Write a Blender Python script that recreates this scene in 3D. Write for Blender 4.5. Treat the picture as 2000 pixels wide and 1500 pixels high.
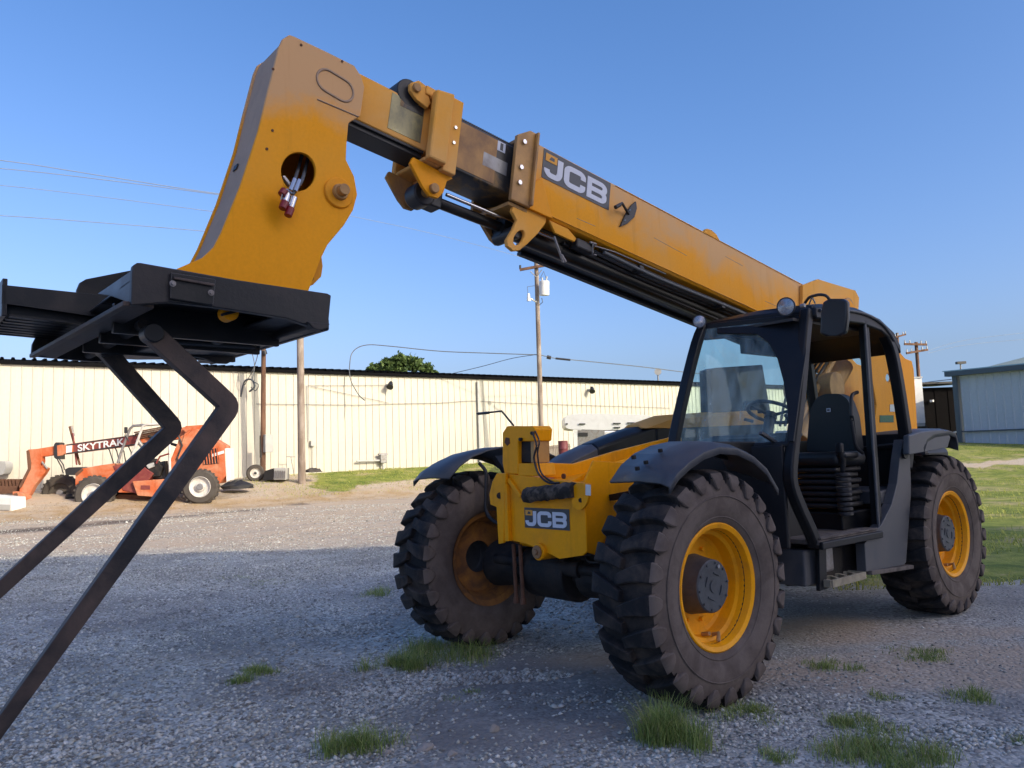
import bpy, bmesh, math, random
import numpy as np
from mathutils import Vector, Matrix, geometry
random.seed(7); rng = np.random.default_rng(7)
R = math.radians
scene = bpy.context.scene
COL = scene.collection
for o in list(bpy.data.objects): bpy.data.objects.remove(o)

# ------------------------------------------------------------------ camera
CAM = Vector((3.6523764, 3.8009035, 1.4036664))
YAW, PITCH, ROLL, FPX = 4.0117836, 0.0935941, -0.0336731, 1500.668
_f = Vector((math.cos(YAW)*math.cos(PITCH), math.sin(YAW)*math.cos(PITCH), math.sin(PITCH)))
_r0 = Vector((math.sin(YAW), -math.cos(YAW), 0)); _u0 = _r0.cross(_f)
_r = _r0*math.cos(ROLL) + _u0*math.sin(ROLL); _u = -_r0*math.sin(ROLL) + _u0*math.cos(ROLL)
cd = bpy.data.cameras.new('camera'); cam = bpy.data.objects.new('camera', cd); COL.objects.link(cam)
m = Matrix.Identity(4)
for i in range(3): m[i][0] = _r[i]; m[i][1] = _u[i]; m[i][2] = -_f[i]; m[i][3] = CAM[i]
cam.matrix_world = m
cd.sensor_width = 36; cd.sensor_fit = 'HORIZONTAL'; cd.lens = 36*FPX/2000; cd.clip_end = 3000; cd.clip_start = 0.05
scene.camera = cam
FH = Vector((math.cos(YAW), math.sin(YAW), 0)); RH = Vector((math.sin(YAW), -math.cos(YAW), 0))

# ------------------------------------------------------------------ light and sky
SUN_EL = 27.0
LD = (RH*-0.78 + FH*0.62).normalized()          # where the light travels, horizontally
world = bpy.data.worlds.new('World'); scene.world = world; world.use_nodes = True
nt = world.node_tree
sky = nt.nodes.new('ShaderNodeTexSky'); sky.sky_type = 'NISHITA'; sky.sun_disc = False
sky.sun_elevation = R(SUN_EL); sky.sun_rotation = math.atan2(-LD.x, -LD.y)
sky.altitude = 100; sky.air_density = 1.0; sky.dust_density = 4.0; sky.ozone_density = 3.0
# the lowest few degrees repeat the tone just above the horizon, so that no dark rim shows there
tc_ = nt.nodes.new('ShaderNodeTexCoord'); sx_ = nt.nodes.new('ShaderNodeSeparateXYZ'); cx_ = nt.nodes.new('ShaderNodeCombineXYZ'); mz_ = nt.nodes.new('ShaderNodeMath')
mz_.operation = 'MAXIMUM'; mz_.inputs[1].default_value = 0.11
nt.links.new(tc_.outputs['Generated'], sx_.inputs[0]); nt.links.new(sx_.outputs[0], cx_.inputs[0]); nt.links.new(sx_.outputs[1], cx_.inputs[1])
nt.links.new(sx_.outputs[2], mz_.inputs[0]); nt.links.new(mz_.outputs[0], cx_.inputs[2]); nt.links.new(cx_.outputs[0], sky.inputs[0])
# clear late afternoon tone: the gradient is softened per channel, the same all round the dome
sp_ = nt.nodes.new('ShaderNodeSeparateColor'); cb_ = nt.nodes.new('ShaderNodeCombineColor'); nt.links.new(sky.outputs[0], sp_.inputs[0])
for k_, (g_, q_, l_) in enumerate(((1.45, 0.475, .84), (1.12, 0.60, .94), (0.50, 1.27, .84))):
    pw_ = nt.nodes.new('ShaderNodeMath'); pw_.operation = 'POWER'; pw_.inputs[1].default_value = g_; nt.links.new(sp_.outputs[k_], pw_.inputs[0])
    ml_ = nt.nodes.new('ShaderNodeMath'); ml_.operation = 'MULTIPLY'; ml_.inputs[1].default_value = q_; nt.links.new(pw_.outputs[0], ml_.inputs[0])
    ln_ = nt.nodes.new('ShaderNodeMath'); ln_.operation = 'MULTIPLY'; ln_.inputs[1].default_value = l_; nt.links.new(sp_.outputs[k_], ln_.inputs[0])
    mx_ = nt.nodes.new('ShaderNodeMath'); mx_.operation = 'MAXIMUM' if k_ == 2 else 'MINIMUM'; nt.links.new(ml_.outputs[0], mx_.inputs[0]); nt.links.new(ln_.outputs[0], mx_.inputs[1]); nt.links.new(mx_.outputs[0], cb_.inputs[k_])
nt.links.new(cb_.outputs[0], nt.nodes['Background'].inputs[0])
nt.nodes['Background'].inputs[1].default_value = 0.15
sd = bpy.data.lights.new('sun', 'SUN'); sun = bpy.data.objects.new('sun', sd); COL.objects.link(sun)
sd.energy = 2.0; sd.angle = R(0.5); sd.color = (1.0, 0.86, 0.68)
sdir = Vector((LD.x*math.cos(R(SUN_EL)), LD.y*math.cos(R(SUN_EL)), -math.sin(R(SUN_EL))))
sun.rotation_euler = sdir.to_track_quat('-Z', 'Y').to_euler()
sun.location = (0, 0, 30)
scene.view_settings.view_transform = 'Standard'; scene.view_settings.look = 'None'
scene.view_settings.gamma = 1.0; scene.view_settings.exposure = 1.06
scene.view_settings.use_curve_mapping = False
scene.render.engine = 'CYCLES'
scene.cycles.max_bounces = 8; scene.cycles.transparent_max_bounces = 12

# ------------------------------------------------------------------ measuring helpers
def ray(px, py): return _f + _r*((px-1000)/FPX) - _u*((py-750)/FPX)
def at(px, py, ax, v):
    d = ray(px, py); k = 'xyz'.index(ax); t = (v - CAM[k])/d[k]; return CAM + d*t
def atp(px, py, p0, n):
    d = ray(px, py); t = (Vector(p0)-CAM).dot(n)/d.dot(n); return CAM + d*t
def atz(px, py, Z): return CAM + ray(px, py)*Z
def ground_xy(X, Z): return Vector((CAM.x, CAM.y, 0)) + RH*X + FH*Z
def camXZ(x, y): return ((x-CAM.x)*RH.x + (y-CAM.y)*RH.y, (x-CAM.x)*FH.x + (y-CAM.y)*FH.y)

# warehouse wall line
W0 = Vector((0.03, -29.18, 0)); W1 = Vector((-33.95, -25.36, 0))
WD = (W1-W0).normalized(); WN = Vector((-WD.y, WD.x, 0))
if WN.y < 0: WN = -WN
EAVE = 5.36
def wall_sn(x, y): return ((x-W0.x)*WD.x+(y-W0.y)*WD.y, (x-W0.x)*WN.x+(y-W0.y)*WN.y)
def sstep(t):
    t = np.clip(t, 0, 1); return t*t*(3-2*t)
def height(x, y):
    s, n = wall_sn(x, y)
    zb = 0.70 + 0.021*np.clip(s, -20, 60)
    L = 7.0 + 27*sstep((s-18)/26)
    h = zb*sstep(1 - n/L)
    X, Z = camXZ(x, y)
    far = 0.02*np.sin(x*.7+1.3)*np.cos(y*.6) * sstep((Z-8)/6)
    near = (0.012*np.sin(x*2.1)*np.sin(y*1.7+.5)+.007*np.sin(x*6.3+np.sin(y*4))*np.cos(y*5.1))*sstep((np.hypot(x+1.6, y)-3.2)/2)
    return h+far+near
def hz(x, y): return float(height(np.float64(x), np.float64(y)))
def ground_at(px, py, z0=0):
    p = at(px, py, 'z', z0)
    for _ in range(30):
        p2 = at(px, py, 'z', hz(p.x, p.y)); p = p.lerp(p2, .5)
    p.z = hz(p.x, p.y); return p
def gp(px, Z):                         # the ground point seen in column px at depth Z
    d = ray(px, 850); q = CAM + d*Z; return Vector((q.x, q.y, hz(q.x, q.y)))

# ------------------------------------------------------------------ materials
def newmat(name):
    mt = bpy.data.materials.new(name); mt.use_nodes = True
    return mt, mt.node_tree, mt.node_tree.nodes['Principled BSDF']
def N(t, k, **kw):
    n = t.nodes.new(k)
    for a, b in kw.items():
        if a in n.inputs: n.inputs[a].default_value = b
        else: setattr(n, a, b)
    return n
def coords(t): return N(t, 'ShaderNodeTexCoord').outputs['Object']
def noise(t, vec, scale, detail=4, rough=.55, dist=0):
    n = N(t, 'ShaderNodeTexNoise'); n.inputs['Scale'].default_value = scale
    n.inputs['Detail'].default_value = detail; n.inputs['Roughness'].default_value = rough
    n.inputs['Distortion'].default_value = dist; t.links.new(vec, n.inputs['Vector']); return n.outputs['Fac']
def ramp(t, fac, stops):
    r = N(t, 'ShaderNodeValToRGB'); e = r.color_ramp.elements
    while len(e) < len(stops): e.new(0.5)
    for k, (p, c) in enumerate(stops):
        e[k].position = p; e[k].color = (*c, 1) if len(c) == 3 else c
    t.links.new(fac, r.inputs[0]); return r.outputs[0]
def mix(t, fac, a, b):
    n = N(t, 'ShaderNodeMix', data_type='RGBA')
    for s, v in ((0, fac), (6, a), (7, b)):
        if isinstance(v, (int, float)): n.inputs[s].default_value = v
        elif isinstance(v, tuple): n.inputs[s].default_value = (*v, 1)
        else: t.links.new(v, n.inputs[s])
    return n.outputs[2]
def mth(t, op, a, b=0.0, clamp=False):
    n = N(t, 'ShaderNodeMath', operation=op, use_clamp=clamp)
    for s, v in ((0, a), (1, b)):
        if isinstance(v, (int, float)): n.inputs[s].default_value = v
        else: t.links.new(v, n.inputs[s])
    return n.outputs[0]
def bump(t, bs, h, strength=.3, dist=.01):
    b = N(t, 'ShaderNodeBump'); b.inputs['Strength'].default_value = strength; b.inputs['Distance'].default_value = dist
    t.links.new(h, b.inputs['Height']); t.links.new(b.outputs[0], bs.inputs['Normal'])
G3 = lambda v: (v, v, v)
def surf(name, base, dirt=None, amount=.4, scale=1.5, rough=.5, metal=0, fine=40, bmp=.15, spec=.5, streak=False, lo=.42, hi=.7, chips=0, zone=None):
    mt, t, b = newmat(name); vec = coords(t)
    b.inputs['Roughness'].default_value = rough; b.inputs['Metallic'].default_value = metal
    b.inputs['Specular IOR Level'].default_value = spec
    f = noise(t, vec, fine, 6, .65)
    if streak:
        mp = N(t, 'ShaderNodeMapping'); mp.inputs['Scale'].default_value = (1, 1, .25); t.links.new(vec, mp.inputs[0]); v2 = mp.outputs[0]
    else: v2 = vec
    n1 = noise(t, v2, scale, 7, .62, .4)
    col = mix(t, ramp(t, f, [(0.3, G3(0)), (0.75, G3(.35))]), base, tuple(c*.72 for c in base))
    if dirt:
        msk = mth(t, 'MULTIPLY', ramp(t, n1, [(lo, G3(0)), (hi, G3(1))]), amount)
        col = mix(t, msk, col, dirt)
        rr = mth(t, 'ADD', mth(t, 'MULTIPLY', msk, .35), rough, True); t.links.new(rr, b.inputs['Roughness'])
    if zone:      # faded, dusty upper area: (axis vector, from, to, colour)
        vm = N(t, 'ShaderNodeVectorMath', operation='DOT_PRODUCT'); vm.inputs[1].default_value = zone[0]; t.links.new(vec, vm.inputs[0])
        zz = mth(t, 'ADD', vm.outputs['Value'], mth(t, 'MULTIPLY', mth(t, 'SUBTRACT', noise(t, vec, 2.3, 7, .65, .5), .5), (zone[2]-zone[1])*2.6))
        zm = ramp(t, mth(t, 'DIVIDE', mth(t, 'SUBTRACT', zz, zone[1]), zone[2]-zone[1], True), [(0, G3(0)), (1, G3(zone[4]))])
        col = mix(t, zm, col, zone[3])
    if chips:
        c1 = ramp(t, noise(t, vec, 26, 8, .75), [(.685, G3(0)), (.715, G3(1))])
        c2 = ramp(t, noise(t, vec, 2.0, 5, .6), [(.48, G3(0)), (.62, G3(1))])
        col = mix(t, mth(t, 'MULTIPLY', mth(t, 'MULTIPLY', c1, c2), chips), col, (.10, .055, .03))
        mp = N(t, 'ShaderNodeMapping'); mp.inputs['Scale'].default_value = (16, 16, .9); t.links.new(vec, mp.inputs[0])
        sk = mth(t, 'MULTIPLY', ramp(t, noise(t, mp.outputs[0], 1.0, 5, .6), [(.56, G3(0)), (.74, G3(1))]), chips*.30)
        col = mix(t, sk, col, tuple(c*.45 for c in base))
    t.links.new(col, b.inputs['Base Color'])
    bump(t, b, f, bmp, .004)
    return mt
M = {}
M['yellow'] = surf('yellow_paint', (.88, .34, .008), (.74, .34, .06), .6, 1.1, .45, fine=60, bmp=.08, spec=.14, lo=.46, hi=.70, chips=.8)
M['yellow_dusty'] = surf('yellow_paint_dusty', (.84, .36, .025), (.74, .42, .15), .85, .9, .55, fine=60, bmp=.1, spec=.15, lo=.38, hi=.64, chips=.7)
M['yellow_clean'] = surf('yellow_paint_front', (.92, .37, .005), (.5, .22, .04), .5, 3.0, .38, fine=50, bmp=.06, spec=.14, lo=.5, hi=.75, chips=.9)
M['yellow_rim'] = surf('yellow_rim_paint', (.95, .40, .006), (.50, .18, .04), .5, 6, .42, fine=70, bmp=.12, spec=.18, lo=.5, hi=.75, chips=.9)
M['yellow_boom'] = surf('boom_yellow_faded', (.88, .36, .010), (.74, .40, .12), .5, .8, .55, fine=60, bmp=.1, spec=.15, lo=.45, hi=.7, chips=.7, zone=((-.1668, 0, .986), 3.02, 3.30, (.62, .37, .17), .92))
M['yellow_head'] = surf('head_yellow_faded', (.90, .36, .008), (.80, .38, .06), .5, .9, .5, fine=60, bmp=.08, spec=.14, lo=.5, hi=.75, chips=.7, zone=((0, 0, 1), 3.14, 3.32, (.60, .37, .19), .88))
M['dusty_skin'] = surf('dusty_front_skin', (.42, .30, .21), (.30, .24, .20), .7, 3, .7, fine=60, bmp=.15, spec=.2, chips=.6)
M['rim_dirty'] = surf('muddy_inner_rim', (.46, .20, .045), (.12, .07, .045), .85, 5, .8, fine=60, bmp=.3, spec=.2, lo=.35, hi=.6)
M['rusty_yellow'] = surf('worn_yellow_steel', (.52, .27, .07), (.20, .12, .075), .8, 3.5, .5, fine=60, bmp=.2, lo=.42, hi=.66)
M['greasy'] = surf('greasy_boom_steel', (.035, .033, .032), (.42, .23, .06), .95, 2.2, .42, fine=60, bmp=.15, lo=.5, hi=.62)
M['glossy_wear'] = surf('greasy_worn_paint', (.42, .34, .10), (.10, .10, .07), .9, 2.6, .22, fine=60, bmp=.1, spec=.6, lo=.46, hi=.66)
M['black'] = surf('black_paint', (.007, .0075, .008), (.05, .04, .032), .5, 3, .36, fine=60, bmp=.2, lo=.5, hi=.75)
M['carriage'] = surf('carriage_black_paint', (.007, .008, .010), (.055, .040, .032), .55, 4, .42, fine=50, bmp=.25, lo=.5, hi=.72)
M['carriage_dirty'] = surf('worn_black_steel', (.012, .011, .012), (.15, .10, .075), .75, 3, .5, fine=50, bmp=.5, lo=.40, hi=.70, chips=.9)
M['cab'] = surf('cab_black_paint', (.007, .0085, .011), (.035, .032, .03), .3, 3, .42, spec=.3, fine=60, bmp=.08)
M['fender'] = surf('grey_plastic', (.055, .060, .070), (.15, .14, .13), .45, 4, .42, fine=120, bmp=.12)
M['rubber'] = surf('tyre_rubber', (.014, .0145, .016), (.10, .078, .062), .75, 6, .75, fine=45, bmp=.9, spec=.25, lo=.45, hi=.7)
M['sidewall'] = surf('dusty_sidewall', (.150, .122, .103), (.085, .068, .058), .8, 7, .85, fine=60, bmp=.35, spec=.2, lo=.4, hi=.65)
M['hub'] = surf('grey_hub_paint', (.060, .072, .082), (.03, .028, .028), .6, 9, .5, fine=60, bmp=.2)
M['axle'] = surf('oily_axle', (.008, .008, .009), (.055, .042, .033), .7, 7, .6, fine=45, bmp=.8, spec=.3)
M['chrome'] = surf('bright_steel', (.55, .55, .56), None, 0, 1, .25, 1, bmp=.02)
M['steel'] = surf('dull_steel', (.30, .30, .30), (.15, .08, .04), .5, 8, .5, .6, bmp=.2)
M['rust'] = surf('brown_rust', (.14, .065, .035), (.07, .035, .025), .7, 8, .85, fine=60, bmp=.4)
M['white'] = surf('white_paint', (.72, .72, .70), (.45, .42, .38), .3, 4, .5)
M['letter'] = surf('white_vinyl', (.62, .65, .72), None, 0, 4, .45, bmp=.02)
M['decal'] = surf('black_vinyl', (.035, .042, .050), None, 0, 4, .4, bmp=.02)
M['redcap'] = surf('red_plastic_cap', (.22, .012, .015), None, 0, 4, .35, bmp=.02)
M['green'] = surf('green_sticker', (.02, .10, .05), None, 0, 4, .5, bmp=.02)
M['log'] = surf('dirty_bark_grip', (.11, .085, .065), (.02, .017, .015), .95, 14, .9, fine=40, bmp=1.0, lo=.4, hi=.55)
M['orange'] = surf('orange_paint', (.48, .10, .030), (.50, .24, .14), .85, 1.6, .7, fine=20, bmp=.1, spec=.2, lo=.40, hi=.62, chips=.9)
M['darkred'] = surf('dark_red_paint', (.16, .022, .02), (.3, .1, .06), .5, 4, .6)
M['whiterim'] = surf('white_rim_paint', (.60, .58, .54), (.30, .22, .16), .5, 6, .6)
M['oldtyre'] = surf('grey_old_tyre', (.085, .075, .065), (.05, .04, .035), .6, 5, .9, spec=.2)
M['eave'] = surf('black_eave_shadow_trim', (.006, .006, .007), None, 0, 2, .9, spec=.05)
M['trim'] = surf('dark_eave_trim', (.02, .02, .022), None, 0, 2, .5)
M['cream'] = surf('cream_metal_siding', (.52, .485, .40), (.44, .37, .26), .5, .35, .5, fine=8, bmp=.02, streak=True, lo=.5, hi=.8)
M['bluegrey'] = surf('blue_grey_siding', (.34, .42, .50), (.40, .46, .52), .4, 1.0, .5, fine=8, bmp=.02, streak=True)
M['bluetrim'] = surf('dark_blue_trim', (.035, .07, .10), None, 0, 2, .5)
M['roofblue'] = surf('blue_metal_roof', (.20, .36, .46), None, 0, 2, .4)
M['darkbarn'] = surf('dark_brown_siding', (.004, .0035, .004), (.012, .010, .010), .6, 1.5, .9, streak=True, spec=.1)
M['greyshed'] = surf('light_metal_siding', (.55, .54, .52), None, 0, 2, .6)
M['pole'] = surf('grey_weathered_wood', (.33, .275, .23), (.17, .125, .095), .8, 4, .85, fine=50, bmp=.5, streak=True, lo=.4, hi=.6)
M['polebrown'] = surf('brown_creosote_wood', (.19, .10, .06), (.08, .045, .03), .8, 4, .85, fine=50, bmp=.5, streak=True, lo=.4, hi=.6)
M['wire'] = surf('wire_aluminium', (.20, .22, .25), None, 0, 2, .6, bmp=0)
M['wiredark'] = surf('dark_cable', (.10, .11, .12), None, 0, 2, .6, bmp=0)
M['silver'] = surf('silver_trailer_skin', (.78, .78, .79), (.45, .43, .41), .35, 2, .4, .35, bmp=.05)
M['maroon'] = surf('maroon_drum', (.13, .02, .03), (.2, .07, .06), .4, 4, .6)
M['greybox'] = surf('grey_enclosure', (.42, .42, .40), (.3, .28, .25), .4, 4, .5)
M['seat'] = surf('black_vinyl_seat', (.010, .012, .014), (.04, .04, .042), .25, 4, .45, fine=30, bmp=.1)
M['bark'] = surf('tree_bark', (.12, .09, .07), (.05, .04, .03), .7, 6, .9, bmp=.5)
M['rock'] = surf('pale_rock', (.33, .30, .26), (.2, .18, .16), .6, 9, .9, bmp=.5)
M['deck'] = surf('muddy_step_plate', (.13, .11, .095), (.05, .042, .038), .8, 9, .8, bmp=.5)
M['stepyellow'] = surf('worn_step_tread', (.36, .32, .22), (.16, .13, .10), .7, 9, .8, bmp=.4)
M['lens'] = surf('lamp_lens', (.42, .44, .47), (.2, .2, .22), .8, 30, .12, .6, bmp=.5)
M['mirrorback'] = surf('mirror_housing', (.012, .016, .02), None, 0, 4, .3, bmp=.03)
def leafmat(name, a, b):
    mt, t, bs = newmat(name); inf = N(t, 'ShaderNodeObjectInfo')
    g = N(t, 'ShaderNodeNewGeometry')
    n = noise(t, coords(t), 2.5, 3); r2 = mth(t, 'ADD', mth(t, 'MULTIPLY', g.outputs['Random Per Island'], .7), mth(t, 'MULTIPLY', n, .5))
    t.links.new(ramp(t, r2, [(.2, a), (.85, b)]), bs.inputs['Base Color'])
    bs.inputs['Roughness'].default_value = .6; bs.inputs['Specular IOR Level'].default_value = .3
    tr = N(t, 'ShaderNodeBsdfTranslucent'); t.links.new(ramp(t, r2, [(.2, a), (.85, b)]), tr.inputs[0])
    mx = N(t, 'ShaderNodeMixShader'); mx.inputs[0].default_value = .3
    t.links.new(bs.outputs[0], mx.inputs[1]); t.links.new(tr.outputs[0], mx.inputs[2])
    t.links.new(mx.outputs[0], t.nodes['Material Output'].inputs[0]); return mt
M['grass'] = leafmat('grass_blades', (.10, .18, .035), (.38, .44, .13))
for n_ in M['grass'].node_tree.nodes:
    if n_.type == 'VALTORGB':
        e_ = n_.color_ramp.elements.new(.93); e_.color = (.52, .44, .22, 1)
M['fieldgrass'] = leafmat('field_grass_blades', (.18, .25, .035), (.52, .50, .13))
M['leaf'] = leafmat('tree_leaves', (.04, .075, .02), (.13, .19, .055))
M['straw'] = leafmat('dry_straw', (.30, .21, .10), (.50, .38, .20))
def stonemat():
    mt, t, bs = newmat('gravel_stone'); g = N(t, 'ShaderNodeNewGeometry')
    c = ramp(t, g.outputs['Random Per Island'], [(0, (.16, .155, .135)), (.45, (.46, .455, .385)), (.85, (.64, .63, .55)), (1, (.78, .76, .68))])
    gp_ = N(t, 'ShaderNodeNewGeometry'); lw = noise(t, gp_.outputs['Position'], .8, 5, .6, .8)
    c = mix(t, ramp(t, lw, [(.36, G3(.5)), (.56, G3(0))]), c, (.20, .185, .17))
    t.links.new(c, bs.inputs['Base Color']); bs.inputs['Roughness'].default_value = .85; return mt
M['stone'] = stonemat()
def glass(name, tint, dens, refl=.6):
    mt, t, bs = newmat(name); t.nodes.remove(bs)
    tr = N(t, 'ShaderNodeBsdfTransparent'); tr.inputs[0].default_value = (*tint, 1)
    gl = N(t, 'ShaderNodeBsdfGlossy'); gl.inputs['Roughness'].default_value = .03
    df = N(t, 'ShaderNodeBsdfDiffuse'); df.inputs[0].default_value = (.50, .68, .68, 1)
    fr = N(t, 'ShaderNodeFresnel'); fr.inputs[0].default_value = 1.5
    m1 = N(t, 'ShaderNodeMixShader'); t.links.new(mth(t, 'MULTIPLY', fr.outputs[0], refl, True), m1.inputs[0])
    t.links.new(tr.outputs[0], m1.inputs[1]); t.links.new(gl.outputs[0], m1.inputs[2])
    vec = coords(t); mp = N(t, 'ShaderNodeMapping'); mp.inputs['Scale'].default_value = (9, 9, .8); t.links.new(vec, mp.inputs[0])
    d = mth(t, 'MULTIPLY', ramp(t, noise(t, mp.outputs[0], 1.6, 5), [(.35, G3(.15)), (.7, G3(1))]), dens)
    m2 = N(t, 'ShaderNodeMixShader'); t.links.new(d, m2.inputs[0])
    t.links.new(m1.outputs[0], m2.inputs[1]); t.links.new(df.outputs[0], m2.inputs[2])
    t.links.new(m2.outputs[0], t.nodes['Material Output'].inputs[0]); return mt
M['windshield'] = glass('dusty_windshield_glass', (.76, .93, .92), .34, .5)
M['sideglass'] = glass('coated_side_glass', (.86, .93, .90), .06, .08)
M['glass'] = glass('tinted_cab_glass', (.78, .86, .80), .12)

# ------------------------------------------------------------------ mesh builder
def wloc(o):
    v = Vector((0, 0, 0))
    while o: v += Vector(o.location); o = o.parent
    return v
def tag(o, label=None, cat=None, group=None, kind=None):
    for k, v in (('label', label), ('category', cat), ('group', group), ('kind', kind)):
        if v: o[k] = v
    return o
def empty(name, loc, label=None, cat=None, group=None, parent=None):
    o = bpy.data.objects.new(name, None); COL.objects.link(o); o.empty_display_size = .2
    o.location = Vector(loc) - (wloc(parent) if parent else Vector((0, 0, 0)))
    if parent: o.parent = parent
    return tag(o, label, cat, group)
class MB:
    def __init__(s): s.v = []; s.f = []
    def add(s, vs, fs):
        b = len(s.v); s.v += [Vector(v) for v in vs]; s.f += [[i+b for i in f] for f in fs]; return s
    def box(s, c, size, rot=None):
        hx, hy, hz_ = [d/2 for d in size]; vs = []
        for x in (-hx, hx):
            for y in (-hy, hy):
                for z in (-hz_, hz_):
                    p = Vector((x, y, z))
                    if rot: p = rot @ p
                    vs.append(p + Vector(c))
        return s.add(vs, [(0, 1, 3, 2), (4, 6, 7, 5), (0, 4, 5, 1), (2, 3, 7, 6), (0, 2, 6, 4), (1, 5, 7, 3)])
    def prism(s, pts, ext, holes=()):
        """closed slab: 3D planar outline PTS pushed along vector EXT; HOLES are outlines too"""
        ext = Vector(ext); loops = [[Vector(p) for p in pts]] + [[Vector(p) for p in h] for h in holes]
        flat = [p for l in loops for p in l]; n = len(flat)
        tr = geometry.tessellate_polygon(loops) if (holes or len(pts) > 4) else ([tuple(range(n))] if n == 4 else [(0, 1, 2)])
        fs = [tuple(t) for t in tr] + [tuple(i+n for i in reversed(t)) for t in tr]
        b = 0
        for l in loops:
            k = len(l)
            for i in range(k): fs.append((b+i, b+(i+1) % k, b+(i+1) % k+n, b+i+n))
            b += k
        return s.add(flat + [p+ext for p in flat], fs)
    def ring(s, c, ax, r, n=24):
        ax = Vector(ax).normalized(); a = ax.orthogonal().normalized(); b = ax.cross(a)
        return [Vector(c) + a*(r*math.cos(2*math.pi*i/n)) + b*(r*math.sin(2*math.pi*i/n)) for i in range(n)]
    def cyl(s, p0, p1, r0, r1=None, n=16, cap=True):
        r1 = r0 if r1 is None else r1; p0 = Vector(p0); p1 = Vector(p1); ax = p1-p0
        vs = s.ring(p0, ax, r0, n) + s.ring(p1, ax, r1, n)
        fs = [(i, (i+1) % n, (i+1) % n+n, i+n) for i in range(n)]
        if cap: fs += [tuple(reversed(range(n))), tuple(range(n, 2*n))]
        return s.add(vs, fs)
    def lathe(s, c, ax, prof, n=32, closed=False):
        """PROF: (distance along axis, radius)"""
        ax = Vector(ax).normalized(); vs = []
        for d, r in prof: vs += s.ring(Vector(c)+ax*d, ax, max(r, .0005), n)
        k = len(prof); fs = []
        for j in range(k if closed else k-1):
            a = j*n; b = ((j+1) % k)*n
            fs += [(a+i, a+(i+1) % n, b+(i+1) % n, b+i) for i in range(n)]
        return s.add(vs, fs)
    def tube(s, pts, r, n=8, sq=None, up=(0, 0, 1), tp=None):
        """swept round (r) or rectangular (sq=(w,h)) tube, mitred"""
        P = [Vector(p) for p in pts]; k = len(P); rings = []; up = Vector(up)
        for i in range(k):
            d0 = (P[i]-P[i-1]).normalized() if i else None; d1 = (P[i+1]-P[i]).normalized() if i < k-1 else None
            t = (d0+d1).normalized() if d0 and d1 else (d0 or d1)
            sc = 1/max(.35, t.dot(d1 if d1 else d0)) if d0 and d1 else 1
            a = up.cross(t)
            if a.length < 1e-4: a = t.orthogonal()
            a.normalize(); b = t.cross(a).normalized()
            w_ = tp[i] if tp else 1
            if sq: rings += [P[i]+a*(sx*sq[0]/2*w_)+b*(sy*sq[1]/2*sc*w_) for sx, sy in ((-1, -1), (1, -1), (1, 1), (-1, 1))]
            else: rings += [P[i]+a*(r*math.cos(2*math.pi*j/n))+b*(r*math.sin(2*math.pi*j/n)) for j in range(n)]
        if sq: n = 4
        fs = []
        for i in range(k-1): fs += [(i*n+j, i*n+(j+1) % n, (i+1)*n+(j+1) % n, (i+1)*n+j) for j in range(n)]
        fs += [tuple(reversed(range(n))), tuple((k-1)*n+j for j in range(n))]
        return s.add(rings, fs)
    def build(s, name, mat, parent=None, bev=0, smooth=None, label=None, kind=None, cat=None, group=None, seg=2):
        off = wloc(parent) if parent else Vector((0, 0, 0)); base = Vector((0, 0, 0))
        if not parent and kind is None:
            xs = [v.x for v in s.v]; ys = [v.y for v in s.v]; zs = [v.z for v in s.v]
            base = Vector(((min(xs)+max(xs))/2, (min(ys)+max(ys))/2, min(zs)))
        me = bpy.data.meshes.new(name); me.from_pydata([tuple(v-off-base) for v in s.v], [], s.f)
        bm = bmesh.new(); bm.from_mesh(me); bmesh.ops.recalc_face_normals(bm, faces=bm.faces); bm.to_mesh(me); bm.free()
        me.materials.append(M[mat] if isinstance(mat, str) else mat)
        if smooth is not None:
            me.polygons.foreach_set('use_smooth', [True]*len(me.polygons)); me.set_sharp_from_angle(angle=R(smooth))
        o = bpy.data.objects.new(name, me); COL.objects.link(o); o.location = base
        if parent: o.parent = parent
        if bev:
            b = o.modifiers.new('bevel', 'BEVEL'); b.width = bev; b.segments = seg; b.limit_method = 'ANGLE'; b.angle_limit = R(40)
            b.harden_normals = False
        return tag(o, label, cat, group, kind)
def npmesh(name, V, F, mat, parent=None, smooth=False, loc=None):
    """V (n,3), F (m,k) numpy"""
    me = bpy.data.meshes.new(name); k = F.shape[1]
    me.vertices.add(len(V)); me.vertices.foreach_set('co', V.astype(np.float32).ravel())
    me.loops.add(F.size); me.loops.foreach_set('vertex_index', F.astype(np.int32).ravel())
    me.polygons.add(len(F)); me.polygons.foreach_set('loop_start', np.arange(0, F.size, k, dtype=np.int32))
    me.polygons.foreach_set('loop_total', np.full(len(F), k, dtype=np.int32))
    if smooth: me.polygons.foreach_set('use_smooth', np.ones(len(F), dtype=bool))
    me.update(calc_edges=True); me.validate()
    me.materials.append(M[mat]); o = bpy.data.objects.new(name, me); COL.objects.link(o)
    if parent: o.parent = parent
    if loc is not None: o.location = loc
    return o
def copy_tree(o, parent=None):
    c = o.copy(); COL.objects.link(c); c.parent = parent
    for ch in list(o.children): copy_tree(ch, c)
    return c
def poly(pxs, ax, v): return [at(x, y, ax, v) for x, y in pxs]
def mirror_y(pts, y): return [Vector((p.x, y, p.z)) for p in pts]
def circ(c, r, n=28, ax='y'):
    out = []
    for i in range(n):
        a = 2*math.pi*i/n
        out.append(Vector((c[0]+r*math.cos(a), c[1], c[2]+r*math.sin(a))) if ax == 'y' else Vector((c[0], c[1]+r*math.cos(a), c[2]+r*math.sin(a))))
    return out
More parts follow.
